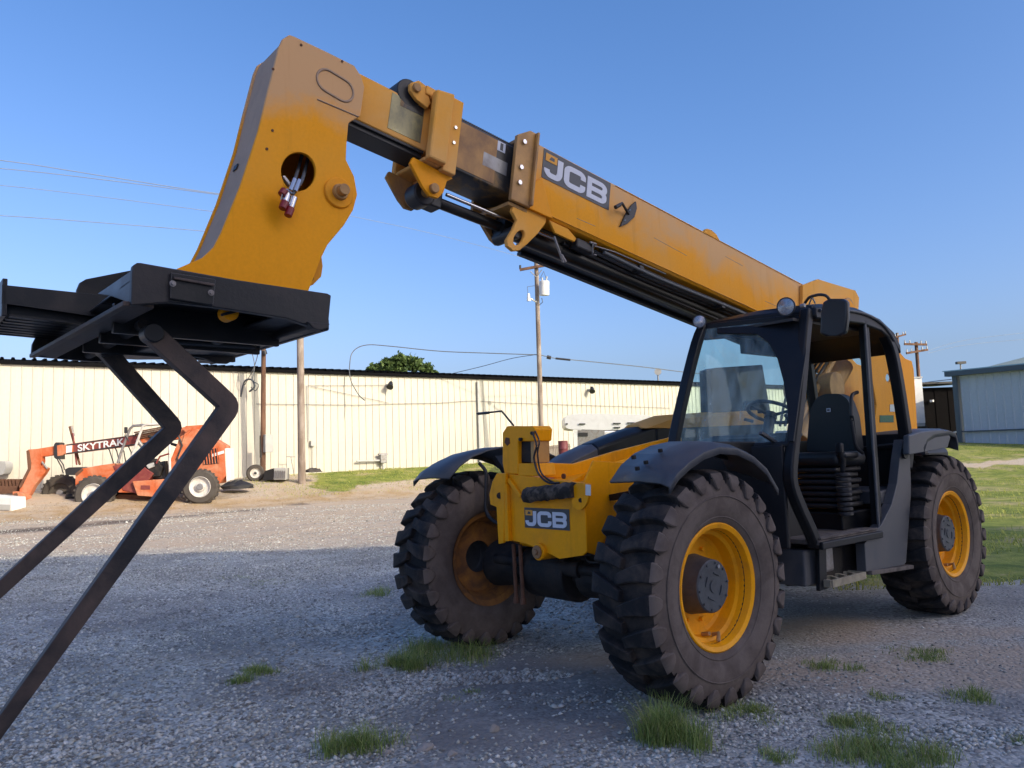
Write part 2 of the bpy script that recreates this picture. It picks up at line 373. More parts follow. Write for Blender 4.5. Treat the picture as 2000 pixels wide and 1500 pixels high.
def smooth_path(pts, n=6):
    P = [Vector(p) for p in pts]; P = [P[0]]+P+[P[-1]]; out = []
    for i in range(1, len(P)-2):
        for k in range(n):
            t = k/n; a, b, c, d = P[i-1:i+3]
            out.append(.5*((2*b)+(c-a)*t+(2*a-5*b+4*c-d)*t*t+(3*b-a-3*c+d)*t**3))
    out.append(P[-2]); return out
def roundpath(pts, r, n=4, closed=False):
    P = [Vector(p) for p in pts]; k = len(P); out = []
    for i in range(k):
        if not closed and i in (0, k-1): out.append(P[i]); continue
        a = P[i-1]; b = P[i]; c = P[(i+1) % k]
        rr = min(r, (a-b).length*.45, (c-b).length*.45)
        p = b+(a-b).normalized()*rr; q = b+(c-b).normalized()*rr
        for j in range(n+1):
            t = j/n; out.append(p*(1-t)**2+b*2*t*(1-t)+q*t*t)
    return out

# ================================================================== GROUND
def ground_zones(X, Y):
    """bare tan dirt and hard packed fines, in yard coordinates"""
    def fld(px, py, sc): return (np.sin(px*sc+1.7*np.sin(py*sc*.7))+np.sin(py*sc*1.3+1.1*np.sin(px*sc*.9)))*.5
    cX, cZ = camXZ(X, Y)
    w1 = fld(X, Y, 1.3)*.5+fld(X, Y, 3.9)*.3
    def blob(px, py, rx, rz, rot=0):
        q = ground_at(px, py); qx, qz = camXZ(q.x, q.y); dx, dz = cX-qx, cZ-qz
        ca, sa = math.cos(rot), math.sin(rot); a_, b_ = (dx*ca+dz*sa)/rx, (-dx*sa+dz*ca)/rz
        return sstep((1.15-np.sqrt(a_**2+b_**2)+w1*.5)/.6)
    tan = np.maximum.reduce([blob(1560, 1225, .9, .45, .2)*.9, blob(1720, 1240, .9, .35, .1)*.8, blob(1950, 1235, .8, .18, .1)*.8, blob(1180, 1285, .7, .25)*.6, blob(1760, 1335, .5, .10, .3)*.6, blob(1960, 1335, .6, .05, .12)*.7, blob(340, 1290, .5, .22)*.25])
    packed = np.maximum.reduce([blob(1060, 1420, .65, .34)*.95, blob(1130, 1300, 1.0, .6)*.95, blob(1330, 1330, .7, .4)*.8, blob(900, 1390, .45, .14, .2)*.8, blob(1700, 1180, 2.2, 1.1)*.5, blob(1000, 1480, .4, .12)*.6, blob(860, 1495, .25, .06)*1.0])
    return tan, packed
def build_ground():
    t = np.linspace(-1, 1, 330)
    def sp(c): return c + np.sinh(t*6.2)/np.sinh(6.2)*700 * np.abs(t)**.0
    cx, cy = ground_xy(0, 7)[:2]
    xs = np.sort(np.unique(np.concatenate([cx+np.sinh(t*7.0)/np.sinh(7.0)*900])))
    ys = cy+np.sinh(t*7.0)/np.sinh(7.0)*900
    X, Y = np.meshgrid(xs, ys); Zh = height(X, Y)
    dist = np.hypot(X-cx, Y-cy); Zh = np.where(dist > 120, Zh*0+np.minimum(Zh, 1.9), Zh)
    n = len(xs); V = np.stack([X.ravel(), Y.ravel(), Zh.ravel()], 1)
    i = np.arange(n*n).reshape(n, n)
    F = np.stack([i[:-1, :-1].ravel(), i[:-1, 1:].ravel(), i[1:, 1:].ravel(), i[1:, :-1].ravel()], 1)
    o = npmesh('ground', V, F, 'ground', smooth=True); o['kind'] = 'structure'
    me = o.data; cX, cZ = camXZ(X, Y); s, nn = wall_sn(X, Y)
    def fld(px, py, sc): return (np.sin(px*sc+1.7*np.sin(py*sc*.7))+np.sin(py*sc*1.3+1.1*np.sin(px*sc*.9)))*.5
    edge = fld(X, Y, .9)*.6 + fld(X, Y, 2.7)*.25
    g1 = sstep((cX - (3.0-(cZ-8)*.22) + edge)/1.2)*sstep((cZ-7.6+edge*.8)/1.0)
    g2 = sstep((4.6-nn+edge*1.2)/1.2)*sstep((s-9+edge*2)/3)
    grass = np.maximum(g1, g2)
    band = sstep((1.3-np.abs(cZ-33+edge*1.2))/.8)*sstep((cX-8)/3)
    grass = grass*(1-.9*band)
    dirt = sstep((cZ-11.5)/3)*(.95) + sstep((7-nn)/3)*.4*sstep((14-s)/4)
    dirt = np.maximum(dirt, .9*sstep((1.3-np.hypot((cX-3.1)/1.5, (cZ-5.0)/.45)+edge*.3)/.5))
    straw = sstep((1.6-np.abs(nn-5.4+edge))/1.0)*sstep((17-s)/4)
    A = ground_xy(-3, 0)
    strip = np.zeros_like(X)
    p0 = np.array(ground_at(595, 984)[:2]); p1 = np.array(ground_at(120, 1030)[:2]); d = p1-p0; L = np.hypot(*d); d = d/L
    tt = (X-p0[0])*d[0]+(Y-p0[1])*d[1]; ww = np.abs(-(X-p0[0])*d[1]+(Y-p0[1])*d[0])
    strip = sstep((1-ww/(.12+.11*np.clip(tt, 0, L)/L*6))*3)*(tt > 0)*sstep((L+3-tt)/2)  # mask of the painted shadow strip beside the orange machine
    tan, packed = ground_zones(X, Y)
    dirt = np.maximum(dirt, tan)
    at_ = me.attributes.new('packed', 'FLOAT', 'POINT'); at_.data.foreach_set('value', np.clip(packed, 0, 1).ravel().astype(np.float32))
    for nme, a in (('grass', grass), ('dirt', np.clip(dirt, 0, 1)), ('straw', straw), ('cast_shadow', strip)):
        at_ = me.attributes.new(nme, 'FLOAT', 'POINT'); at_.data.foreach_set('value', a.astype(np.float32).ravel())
def ground_material():
    mt, t, b = newmat('gravel_yard'); vec = coords(t)
    def attr(n): a = N(t, 'ShaderNodeAttribute'); a.attribute_name = n; return a.outputs['Fac']
    v1 = N(t, 'ShaderNodeTexVoronoi'); v1.inputs['Scale'].default_value = 42; t.links.new(vec, v1.inputs['Vector'])
    v2 = N(t, 'ShaderNodeTexVoronoi'); v2.inputs['Scale'].default_value = 95; t.links.new(vec, v2.inputs['Vector'])
    sep = N(t, 'ShaderNodeSeparateColor'); t.links.new(v1.outputs['Color'], sep.inputs[0])
    sep2 = N(t, 'ShaderNodeSeparateColor'); t.links.new(v2.outputs['Color'], sep2.inputs[0])
    c1 = ramp(t, sep.outputs[0], [(0, (.16, .155, .135)), (.5, (.47, .465, .40)), (1, (.74, .72, .64))])
    c2 = ramp(t, sep2.outputs[0], [(0, (.14, .135, .12)), (.6, (.42, .415, .36)), (1, (.68, .66, .58))])
    big = noise(t, vec, .9, 6, .6)
    grav = mix(t, ramp(t, big, [(.42, G3(0)), (.6, G3(1))]), c1, c2)
    fines = mix(t, noise(t, vec, 9, 5), (.26, .26, .235), (.38, .375, .34))
    patch = ramp(t, noise(t, vec, 1.6, 6, .6, .5), [(.5, G3(0)), (.66, G3(.8))])
    grav = mix(t, patch, grav, fines)
    grav = mix(t, mth(t, 'MULTIPLY', attr('packed'), ramp(t, noise(t, vec, 5, 6, .65), [(.3, G3(.45)), (.6, G3(.95))])), grav, mix(t, noise(t, vec, 22, 6, .7), (.16, .15, .14), (.31, .29, .265)))
    grav = mix(t, ramp(t, noise(t, vec, .7, 5, .6, .8), [(.38, G3(.55)), (.55, G3(0))]), grav, (.17, .16, .145))
    dn = noise(t, vec, 6, 7, .7)
    dirtc = ramp(t, dn, [(.3, (.30, .225, .155)), (.5, (.43, .335, .24)), (.72, (.60, .49, .37))])
    dirtc = mix(t, .25, dirtc, c1)
    rot = N(t, 'ShaderNodeMapping'); rot.inputs['Rotation'].default_value = (0, 0, -math.atan2(RH.y, RH.x)); rot.inputs['Scale'].default_value = (.25, 1.6, 1); t.links.new(vec, rot.inputs[0])
    stn = noise(t, rot.outputs[0], 1.1, 6, .6, .3)
    dirtc = mix(t, ramp(t, stn, [(.40, G3(.0)), (.55, G3(.75))]), dirtc, (.50, .38, .26))
    dirtc = mix(t, ramp(t, stn, [(.28, G3(.8)), (.42, G3(0))]), dirtc, (.20, .165, .135))
    dm = mth(t, 'MULTIPLY', attr('dirt'), ramp(t, noise(t, vec, 2.2, 6, .6), [(.3, G3(.7)), (.6, G3(1))]))
    col = mix(t, dm, grav, dirtc)
    strawc = ramp(t, noise(t, vec, 14, 5), [(.3, (.28, .19, .10)), (.7, (.50, .36, .19))])
    sm = mth(t, 'MULTIPLY', attr('straw'), ramp(t, noise(t, vec, 1.5, 5), [(.4, G3(.2)), (.6, G3(1))]))
    col = mix(t, sm, col, strawc)
    col = mix(t, mth(t, 'MULTIPLY', attr('cast_shadow'), .85), col, (.085, .065, .055))  # cast shadow of an unseen object, painted into the ground colour
    gn = noise(t, vec, .55, 6, .65)
    gc = ramp(t, gn, [(.35, (.20, .26, .04)), (.52, (.38, .39, .08)), (.66, (.56, .46, .22))])
    gc = mix(t, ramp(t, noise(t, vec, 2.4, 6, .7, .6), [(.44, G3(0)), (.62, G3(.85))]), gc, (.10, .15, .03))
    gc = mix(t, ramp(t, noise(t, vec, 1.1, 6, .7, .6), [(.55, G3(0)), (.68, G3(.8))]), gc, (.58, .45, .26))
    gc = mix(t, mth(t, 'MULTIPLY', noise(t, vec, 30, 5, .7), .8), gc, (.06, .09, .018))
    gm = ramp(t, mth(t, 'ADD', attr('grass'), mth(t, 'MULTIPLY', mth(t, 'SUBTRACT', noise(t, vec, 5, 6, .7), .5), .9)), [(.42, G3(0)), (.62, G3(1))])
    # slab of scuffed tyre tracks, slightly darker
    col = mix(t, gm, col, gc)
    t.links.new(col, b.inputs['Base Color']); b.inputs['Roughness'].default_value = .95; b.inputs['Specular IOR Level'].default_value = .2
    h = mth(t, 'ADD', mth(t, 'MULTIPLY', v1.outputs['Distance'], -1.0), mth(t, 'MULTIPLY', noise(t, vec, 60, 4), .6))
    bump(t, b, h, .8, .012)
    M['ground'] = mt
ground_material(); build_ground()

# stones, one loose layer that nobody could count
def stones(name, cx, cy, size, seed, flat=.65):
    r = np.random.default_rng(seed); n = len(cx)
    octa = np.array([(1, 0, 0), (0, 1, 0), (-1, 0, 0), (0, -1, 0), (0, 0, 1), (0, 0, -.6)], float)
    fc = np.array([(0, 1, 4), (1, 2, 4), (2, 3, 4), (3, 0, 4), (1, 0, 5), (2, 1, 5), (3, 2, 5), (0, 3, 5)])
    P = octa[None]*(1+r.uniform(-.35, .35, (n, 6, 3))) + r.uniform(-.15, .15, (n, 6, 3))
    P[:, :, 2] *= flat; a = r.uniform(0, 6.28, n); b = r.uniform(-.5, .5, n)
    ca, sa = np.cos(a)[:, None], np.sin(a)[:, None]; x, y, z = P[..., 0], P[..., 1], P[..., 2]
    z2 = z+x*b[:, None]*.6; X = x*ca-y*sa; Y = x*sa+y*ca
    P = np.stack([X, Y, z2], 2)*size[:, None, None]
    P[..., 0] += cx[:, None]; P[..., 1] += cy[:, None]; P[..., 2] += (height(cx, cy)+size*.12)[:, None]
    F = (fc[None]+6*np.arange(n)[:, None, None]).reshape(-1, 3)
    return npmesh(name, P.reshape(-1, 3), F, 'stone')
def scatter_gravel():
    n = 230000
    Z = 1.3+rng.random(n)**1.35*24; X = rng.uniform(-.82, .72, n)*(Z+.6)
    px = CAM.x+RH.x*X+FH.x*Z; py = CAM.y+RH.y*X+FH.y*Z
    w = (np.sin(px*1.1+2*np.sin(py*.8))+np.sin(py*1.7+1.4*np.sin(px*1.3)))*.5
    left = sstep((1.2-(X-.15*Z)+w*.8)/1.5)          # loose clean gravel to the left, packed fines to the right
    keep = rng.random(n) < (.16+.84*left)*(0.50+.50*sstep(w+.6))
    keep &= rng.random(n) > .93*ground_zones(px, py)[1]; keep &= rng.random(n) > .75*ground_zones(px, py)[0]
    keep &= (Z < 12.8) | (rng.random(n) < .30+.25*sstep(w*2)); keep &= wall_sn(px, py)[1] > 6
    keep &= ~((X > 3.0-(Z-8)*.22+.3) & (Z > 7.8))
    px, py, left = px[keep], py[keep], left[keep]
    size = (.0055+.0085*rng.random(len(px))**2.2)*(1+.40*left)*(1+.03*np.clip(Z[keep]-8, 0, 20))
    big = rng.random(len(px)) < .012*left; size = np.where(big, size*1.7, size)
    o = stones('loose_gravel', px, py, size, 3)
    tag(o, kind='stuff', label='loose grey crushed gravel over the yard in the foreground', cat='gravel')
scatter_gravel()
def coarse_patch(px, py, rx, rz, n, seed, label):
    r = np.random.default_rng(seed); c = ground_at(px, py); a = r.uniform(0, 6.28, n); q = np.sqrt(r.random(n))
    X = c.x+RH.x*np.cos(a)*q*rx+FH.x*np.sin(a)*q*rz; Yy = c.y+RH.y*np.cos(a)*q*rx+FH.y*np.sin(a)*q*rz
    tag(stones('coarse_gravel', X, Yy, .009+.013*r.random(n)**2, seed), kind='stuff', label=label, cat='gravel')
coarse_patch(930, 1325, .62, .14, 900, 21, 'ridge of coarser pale stones before the far front tyre')
coarse_patch(760, 1350, .30, .10, 420, 22, 'coarser stones below the bright bushy tuft')
coarse_patch(650, 1230, .5, .25, 500, 23, 'coarser stones in the open gravel left of the far tyre')
coarse_patch(150, 1460, .35, .16, 420, 24, 'coarser stones at the lower left corner')
coarse_patch(1850, 1440, .45, .15, 500, 25, 'coarser stones at the lower right')

# grass
def blades(cx, cy, h, lean, w, seed, sink=.01):
    r = np.random.default_rng(seed); n = len(cx); a = r.uniform(0, 6.28, n); l = lean*r.uniform(.2, 1, n)*h
    dx, dy = np.cos(a), np.sin(a); z = height(cx, cy)-sink
    V = np.zeros((n, 5, 3)); ww = w*r.uniform(.6, 1.2, n)
    sx, sy = -dy*ww, dx*ww
    for k, (t, wd) in enumerate(((0, 1), (0, -1), (.55, .8), (.55, -.8), (1, 0))):
        V[:, k, 0] = cx+dx*l*t*t+sx*wd; V[:, k, 1] = cy+dy*l*t*t+sy*wd; V[:, k, 2] = z+h*(t-.15*t*t*lean)
    F = (np.array([(0, 1, 3), (0, 3, 2), (2, 3, 4)])[None]+5*np.arange(n)[:, None, None]).reshape(-1, 3)
    return V.reshape(-1, 3), F
def tuft(px, py, wpx, hh, n, label, mat='grass', lean=.9):
    c = ground_at(px, py); Zd = (c-CAM).dot(_f); rad = wpx/2/FPX*Zd; n = int(n*1.25)
    k = max(5, int(rad*60)); ca = rng.uniform(0, 6.28, k); cr = np.sqrt(rng.random(k))*rad*1.1
    wt = rng.random(k)+.15; cl = rng.choice(k, n, p=wt/wt.sum()); sp_ = rad*.20+.008
    x = c.x+RH.x*np.cos(ca)[cl]*cr[cl]+FH.x*np.sin(ca)[cl]*cr[cl]*.9+rng.normal(0, sp_, n)
    y = c.y+RH.y*np.cos(ca)[cl]*cr[cl]+FH.y*np.sin(ca)[cl]*cr[cl]*.9+rng.normal(0, sp_, n)
    hb = (rng.uniform(.45, 1.15, k)[cl])*rng.uniform(.25, 1.25, n)*(rng.random(n) < .93)+.02
    V, F = blades(x, y, hh*.95*hb, lean*1.25, .0021, int(px*7+py))
    V = V-np.array([c.x, c.y, c.z])
    return tag(npmesh('grass_tuft', V, F, mat, loc=c), label, 'grass tuft', 'grass tufts growing through the gravel')
tuft(735, 1160, 75, .085, 500, 'low green grass tuft just left of the far front tyre of the yellow telehandler')
tuft(770, 1305, 105, .13, 900, 'bright bushy grass tuft in front of the far front tyre, light blades', lean=1.1)
tuft(890, 1275, 170, .13, 1500, 'broad dark grass clump at the foot of the far front tyre')
tuft(510, 1310, 70, .10, 500, 'small green grass tuft alone in the gravel between the forks and the far tyre')
tuft(465, 1328, 50, .07, 260, 'thin pale grass sprig beside the small tuft in open gravel')
tuft(710, 1455, 120, .12, 800, 'dark green rounded grass tuft near the pale flat rocks at the bottom')
tuft(895, 1358, 60, .04, 200, 'tiny flat grass sprout beside two pale pebbles')
tuft(1315, 1450, 120, .20, 1500, 'tall lush grass clump with long stalks right in front of the near front tyre', lean=.8)
tuft(1440, 1395, 120, .08, 900, 'low dark grass patch pressed against the back of the near front tyre')
tuft(1630, 1300, 90, .06, 450, 'faint low grass patch in the gravel behind the near front wheel')
tuft(1790, 1278, 110, .05, 900, 'flat dark green grass mat in front of the rear wheel')
tuft(1740, 1365, 60, .05, 250, 'sparse weed patch in the middle of the right gravel')
tuft(1880, 1365, 80, .07, 400, 'spiky weed with thin dry stalks at the far right of the gravel')
tuft(1690, 1415, 110, .08, 800, 'soft grass patch behind the largest spread of lawn weeds near the lower right')
tuft(1730, 1485, 220, .09, 2400, 'widest spread of grass at the bottom edge right of the near tyre')
tuft(1520, 1480, 60, .06, 300, 'little grass sprout between the tall clump and the widest grass spread')
tuft(460, 1130, 70, .04, 240, 'low yellowish weed patch in the gravel, nearer the forks')
tuft(530, 1137, 80, .04, 300, 'second low weed patch in the gravel, nearer the far front tyre')
tuft(1985, 1445, 50, .05, 150, 'thin grass wisp at the right edge of the gravel')
tuft(845, 1165, 60, .07, 250, 'dark grass half hidden under the far front tyre')
def field_grass():
    n = 95000; Z = 7.6+rng.random(n)**1.5*44; X = rng.uniform(-.1, .78, n)*Z
    ok = (X > 3.0-(Z-8)*.22) & ~((np.abs(Z-33) < 1.3) & (X > 8))
    X, Z = X[ok], Z[ok]; x = CAM.x+RH.x*X+FH.x*Z; y = CAM.y+RH.y*X+FH.y*Z
    w = np.sin(x*1.3+np.sin(y))+np.sin(y*1.9+x*.5)
    k = rng.random(len(x)) < .35+.4*w; x, y, Z = x[k], y[k], Z[k]
    V, F = blades(x, y, (.03+.08*rng.random(len(x))**2)*(1+Z*.012), 1.2, .006, 5)
    V[:, :] = V; o = npmesh('meadow_grass', V, F, 'fieldgrass'); tag(o, kind='stuff', label='short mown grass of the open field', cat='grass')
    n = 26000; s = rng.uniform(8, 46, n); nn = rng.random(n)*5.2
    x = W0.x+WD.x*s+WN.x*nn; y = W0.y+WD.y*s+WN.y*nn
    k = (rng.random(n) < .5+.35*np.sin(x*1.2+np.sin(y*1.5)))
    V, F = blades(x[k], y[k], .05+.06*rng.random(k.sum()), 1.2, .008, 6)
    o = npmesh('bank_grass', V, F, 'fieldgrass'); tag(o, kind='stuff', label='green grass bank along the cream metal wall', cat='grass')
    n = 9000; s = rng.uniform(-4, 22, n); nn = rng.uniform(3.2, 7.5, n)
    x = W0.x+WD.x*s+WN.x*nn; y = W0.y+WD.y*s+WN.y*nn
    V, F = blades(x, y, .02+.05*rng.random(n), 2.2, .01, 8)
    o = npmesh('dry_straw', V, F, 'straw'); tag(o, kind='stuff', label='dry cut straw below the grass bank', cat='straw')
field_grass()
def rock(px, py, w, h, label, mat='rock'):
    c = ground_at(px, py); b = MB(); k = 9; prof = []
    r = random.Random(int(px*13)); rings = []
    for j, (rz, rrad) in enumerate(((-.3, .8), (.15, 1), (.6, .8), (1, .35))):
        rings.append([c+Vector((math.cos(2*math.pi*i/k)*w*rrad*r.uniform(.75, 1.15), math.sin(2*math.pi*i/k)*w*.7*rrad*r.uniform(.75, 1.15), rz*h*r.uniform(.85, 1.1))) for i in range(k)])
    vs = [v for l in rings for v in l]; fs = []
    for j in range(3): fs += [(j*k+i, j*k+(i+1) % k, (j+1)*k+(i+1) % k, (j+1)*k+i) for i in range(k)]
    fs.append(tuple(3*k+i for i in range(k)))
    b.add(vs, fs).build('rock', mat, label=label, cat='rock')
rock(965, 1428, .03, .035, 'pale angular rock lying alone on the packed gravel')
rock(755, 1472, .03, .018, 'flat buff stone at the foot of the dark grass tuft')
rock(830, 1463, .055, .025, 'largest flat pale rock near the bottom edge')
rock(882, 1475, .03, .02, 'whitish broken stone beside the largest flat rock')
rock(1968, 1462, .02, .015, 'small white stone at the right edge of the gravel')
rock(1908, 1468, .022, .01, 'thin white chip of stone left of the white stone')
rock(925, 1361, .018, .012, 'small white pebble next to the tiny sprout')

# ================================================================== CREAM WAREHOUSE
def warehouse():
    root = empty('warehouse', (W0.x, W0.y, hz(W0.x, W0.y)), 'long cream metal warehouse with ribbed wall and dark eave across the background', 'warehouse')
    a = math.atan2(WD.y, WD.x); root.rotation_euler = (0, 0, a)
    off0 = root.location.copy(); zb = -1.2
    def L(x, y, z): return Vector((x, y, z))        # local: x along the wall, y towards the yard (negative = inside)
    sgn = 1 if (Matrix.Rotation(a, 3, 'Z') @ Vector((0, 1, 0))).dot(WN) > 0 else -1
    top = EAVE-off0.z; P = .335
    prof = [(0, 0), (.009, .030), (.034, .030), (.044, 0), (.15, .004), (.19, .004), (.20, 0), (P-.001, 0)]
    vs = []; fs = []
    for k, (x, d) in enumerate(prof): vs += [(x, sgn*d, zb), (x, sgn*d, top)]
    for k in range(len(prof)-1): fs.append((2*k, 2*k+2, 2*k+3, 2*k+1))
    b = len(vs)
    vs += [(0, -sgn*.02, zb), (0, -sgn*.02, top), (P-.001, -sgn*.02, zb), (P-.001, -sgn*.02, top)]
    fs.append((b, b+1, b+3, b+2)); fs.append((0, 1, b+1, b)); fs.append((2*len(prof)-2, b+2, b+3, 2*len(prof)-1))
    me = bpy.data.meshes.new('wall_panel'); me.from_pydata(vs, [], fs); me.materials.append(M['cream'])
    for i in range(-18, 172):
        o = bpy.data.objects.new('wall_panel', me); COL.objects.link(o); o.parent = root; o.location = (i*P, 0, 0)
    x0, x1 = -18*P, 172*P
    def lb(name, mat, c, s):
        bb = MB(); bb.box(c, s); me2 = bpy.data.meshes.new(name); me2.from_pydata([tuple(v) for v in bb.v], [], bb.f); me2.materials.append(M[mat])
        o = bpy.data.objects.new(name, me2); COL.objects.link(o); o.parent = root; return o
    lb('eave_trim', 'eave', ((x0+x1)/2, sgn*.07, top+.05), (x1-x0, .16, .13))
    # ribbed roof sheet whose ends show as small teeth over the trim
    vs = []; fs = []; n = int((x1-x0)/.335); dp = 14.0
    for i in range(n+1):
        for dx, dz in ((0, 0), (.03, .05), (.09, .05), (.12, 0)):
            x = x0+i*.335+dx; vs += [(x, sgn*.17, top+.135+dz*1.5), (x, -sgn*dp, top+.135+dz+1.4)]
    for k in range(len(vs)//2-1): fs.append((2*k, 2*k+1, 2*k+3, 2*k+2))
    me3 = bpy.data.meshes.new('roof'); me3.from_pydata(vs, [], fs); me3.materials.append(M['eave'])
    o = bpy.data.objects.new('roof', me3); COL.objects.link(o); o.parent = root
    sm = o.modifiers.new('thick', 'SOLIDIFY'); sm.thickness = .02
    # end walls and the back
    lb('end_wall', 'cream', (x0-.03, -sgn*7, (zb+top)/2), (.05, 13.9, top-zb))
    lb('end_wall', 'cream', (x1+.03, -sgn*7, (zb+top)/2), (.05, 13.9, top-zb))
    # plain pale downpipe standing proud of the wall
    s_, n_ = wall_sn(*atp(933, 800, W0, WN)[:2]); lb('downpipe', 'greybox', (s_, sgn*.10, (top+zb)/2-.1), (.12, .1, top-zb-.1))
    return root, sgn
WH, SG = warehouse()
def onwall(px, py, out=.0): return atp(px, py, W0+WN*out, WN)
def wall_thing(name, label, cat, px, py): 
    return empty(name, onwall(px, py), label, cat)
# wall light fixtures
def wall_lamp(px, py, label):
    p = onwall(px, py, .05); e = empty('wall_lamp', p, label, 'wall lamp', 'lamps high on the warehouse wall')
    MB().box(p, (.16, .08, .14)).build('junction_box', 'greybox', e, bev=.01)
    MB().cyl(p, p+WN*.28+Vector((0, 0, .08)), .02).build('bracket', 'steel', e)
    MB().cyl(p+WN*.22+Vector((-.05, 0, .12)), p+WN*.40+Vector((.1, 0, -.12)), .09, .16, 12).build('lamp_head', 'trim', e, smooth=40)
wall_lamp(758, 753, 'dark floodlight high on the cream wall below the tree')
wall_lamp(1150, 762, 'dark floodlight high on the cream wall above the silver trailer')
# gas meter and pipe
p = onwall(748, 900, .2); gm = empty('gas_meter', p, 'grey gas meter with long horizontal pipe at the foot of the cream wall', 'gas meter')
MB().cyl(onwall(697, 901, .2), onwall(748, 899, .2), .045).build('pipe', 'greybox', gm, smooth=40)
MB().box(p+Vector((0, 0, .1)), (.34, .22, .42)).cyl(p+Vector((-.25, 0, .3)), p+Vector((.25, 0, .3)), .05).build('meter_body', 'steel', gm, bev=.03)
MB().cyl(p, p+Vector((0, 0, -.7)), .05).build('riser', 'greybox', gm, smooth=40)
p = onwall(611, 866, .12); e = empty('outlet_box', p, 'small grey outlet box with conduit on the cream wall beside the thick pole', 'electrical box')
MB().box(p, (.22, .12, .24)).build('box', 'greybox', e, bev=.01)
MB().cyl(p+Vector((0, 0, -.1)), p+Vector((0, 0, -1.6)), .02).build('conduit', 'greybox', e)
MB().cyl(onwall(600, 752, .08), onwall(603, 862, .08), .018).build('long_conduit', 'greybox', e)
p = onwall(567, 890, .5); e = empty('tee_post', ground_at(572, 925), 'thin metal tee handle post standing before the cream wall', 'post')
MB().cyl(onwall(560, 892, .6), onwall(577, 892, .6), .02).build('crossbar', 'steel', e)
MB().cyl(onwall(568, 892, .6), onwall(575, 930, .6), .015).build('rod', 'steel', e)
# sagging cables along the wall
def cable(name, pts, r, label, mat='wiredark', cat='cable', group=None):
    b = MB(); b.tube(smooth_path(pts, 8), r, 5); return b.build(name, mat, label=label, cat=cat, group=group)
cable('wall_cable', [onwall(x, y, .08) for x, y in ((500, 789), (600, 790), (700, 791), (760, 789), (860, 787), (925, 783), (1000, 787), (1150, 792), (1310, 797))], .012, 'thin grey cable sagging low across the cream wall from pole to pole')
cable('wall_cable', [onwall(x, y, .08) for x, y in ((600, 753), (680, 753), (757, 752))], .01, 'thin cable leading level to the floodlight below the tree')
cable('wall_cable', [onwall(x, y, .08) for x, y in ((608, 755), (690, 772), (760, 787))], .01, 'thin cable slanting down the cream wall from its upper corner by the thick pole')

# ================================================================== POLES AND WIRES
def pole_thing(name, label, px0, py0, px1, py1, Z, r0, r1, mat, group='timber utility poles around the yard'):
    base = ground_at(px0, py0) if Z is None else gp(px0, Z)
    if Z is None: Z = (base-CAM).dot(_f)
    e = empty(name, base, label, 'utility pole', group); top = atz(px1, py1, Z)
    MB().cyl(base-Vector((0, 0, .3)), top, r0, r1, 14).build('pole_shaft', mat, e, smooth=40)
    return e, base, top, Z
pB, bB, tB, ZB = pole_thing('utility_pole', 'thick weathered timber pole rising behind the black fork carriage', 589, 940, 583, 385, 31, .155, .12, 'pole')
pA, bA, tA, ZA = pole_thing('utility_pole', 'slim brown timber pole with grey meter box and cable loops', 513, 931, 515, 655, 31.6, .115, .09, 'polebrown')
pC, bC, tC, ZC = pole_thing('utility_pole', 'tall timber pole with crossarm and white transformer before the cream wall', 1057, 893, 1047, 503, 37, .13, .10, 'pole')
MB().box(atz(524, 866, ZA-.2), (.34, .25, .72)).build('meter_box', 'greybox', pA, bev=.01)
MB().box(atz(511, 872, ZA-.16), (.12, .14, .9)).build('conduit_box', 'trim', pA)
for q in ((512, 665), (515, 672), (520, 668)): pass
b = MB(); b.cyl(atz(506, 672, ZA), atz(524, 670, ZA), .035); b.cyl(atz(516, 685, ZA-.2), atz(518, 692, ZA-.2), .09); b.build('insulator_bracket', 'trim', pA, smooth=40)
b = MB()
b.tube(smooth_path([atz(512, 665, ZA), atz(490, 672, ZA), atz(497, 712, ZA-.2), atz(492, 745, ZA-.3)]), .018, 6)
b.tube(smooth_path([atz(508, 672, ZA), atz(497, 715, ZA), atz(478, 752, ZA+.5)]), .018, 6)
b.tube(smooth_path([atz(470, 775, ZA+.8), atz(478, 745, ZA+.7), atz(492, 742, ZA+.6), atz(497, 755, ZA+.5), atz(487, 765, ZA+.5)]), .04, 6)
b.tube(smooth_path([atz(495, 745, ZA+.5), atz(505, 752, ZA+.4), atz(499, 763, ZA+.4), atz(490, 756, ZA+.4)]), .02, 6)
b.build('service_cable_loop', 'wiredark', pA, smooth=60)
# transformer pole fittings
b = MB(); b.tube([atz(1015, 527, ZC-.2), atz(1077, 516, ZC-.2)], 0, sq=(.10, .12)); b.build('crossarm', 'polebrown', pC)
MB().cyl(atz(1063, 577, ZC-.45), atz(1063, 549, ZC-.45), .24, n=18).build('transformer', 'white', pC, bev=.02, smooth=40)
MB().cyl(atz(1067, 548, ZC-.45), atz(1068, 540, ZC-.45), .04).cyl(atz(1059, 548, ZC-.45), atz(1059, 542, ZC-.45), .04).build('bushing', 'greybox', pC)
b = MB(); b.tube([atz(1048, 590, ZC-.2), atz(1036, 583, ZC-.4)], .04); b.cyl(atz(1033, 588, ZC-.5), atz(1032, 573, ZC-.5), .10, .05); b.build('area_lamp', 'white', pC, smooth=40)
MB().cyl(atz(1016, 526, ZC-.2), atz(1016, 518, ZC-.2), .05).build('insulator', 'trim', pC)
b = MB(); b.tube([atz(1036, 530, ZC-.2), atz(1047, 541, ZC-.2)], .02); b.tube([atz(1058, 527, ZC-.2), atz(1048, 541, ZC-.2)], .02); b.build('arm_brace', 'steel', pC)
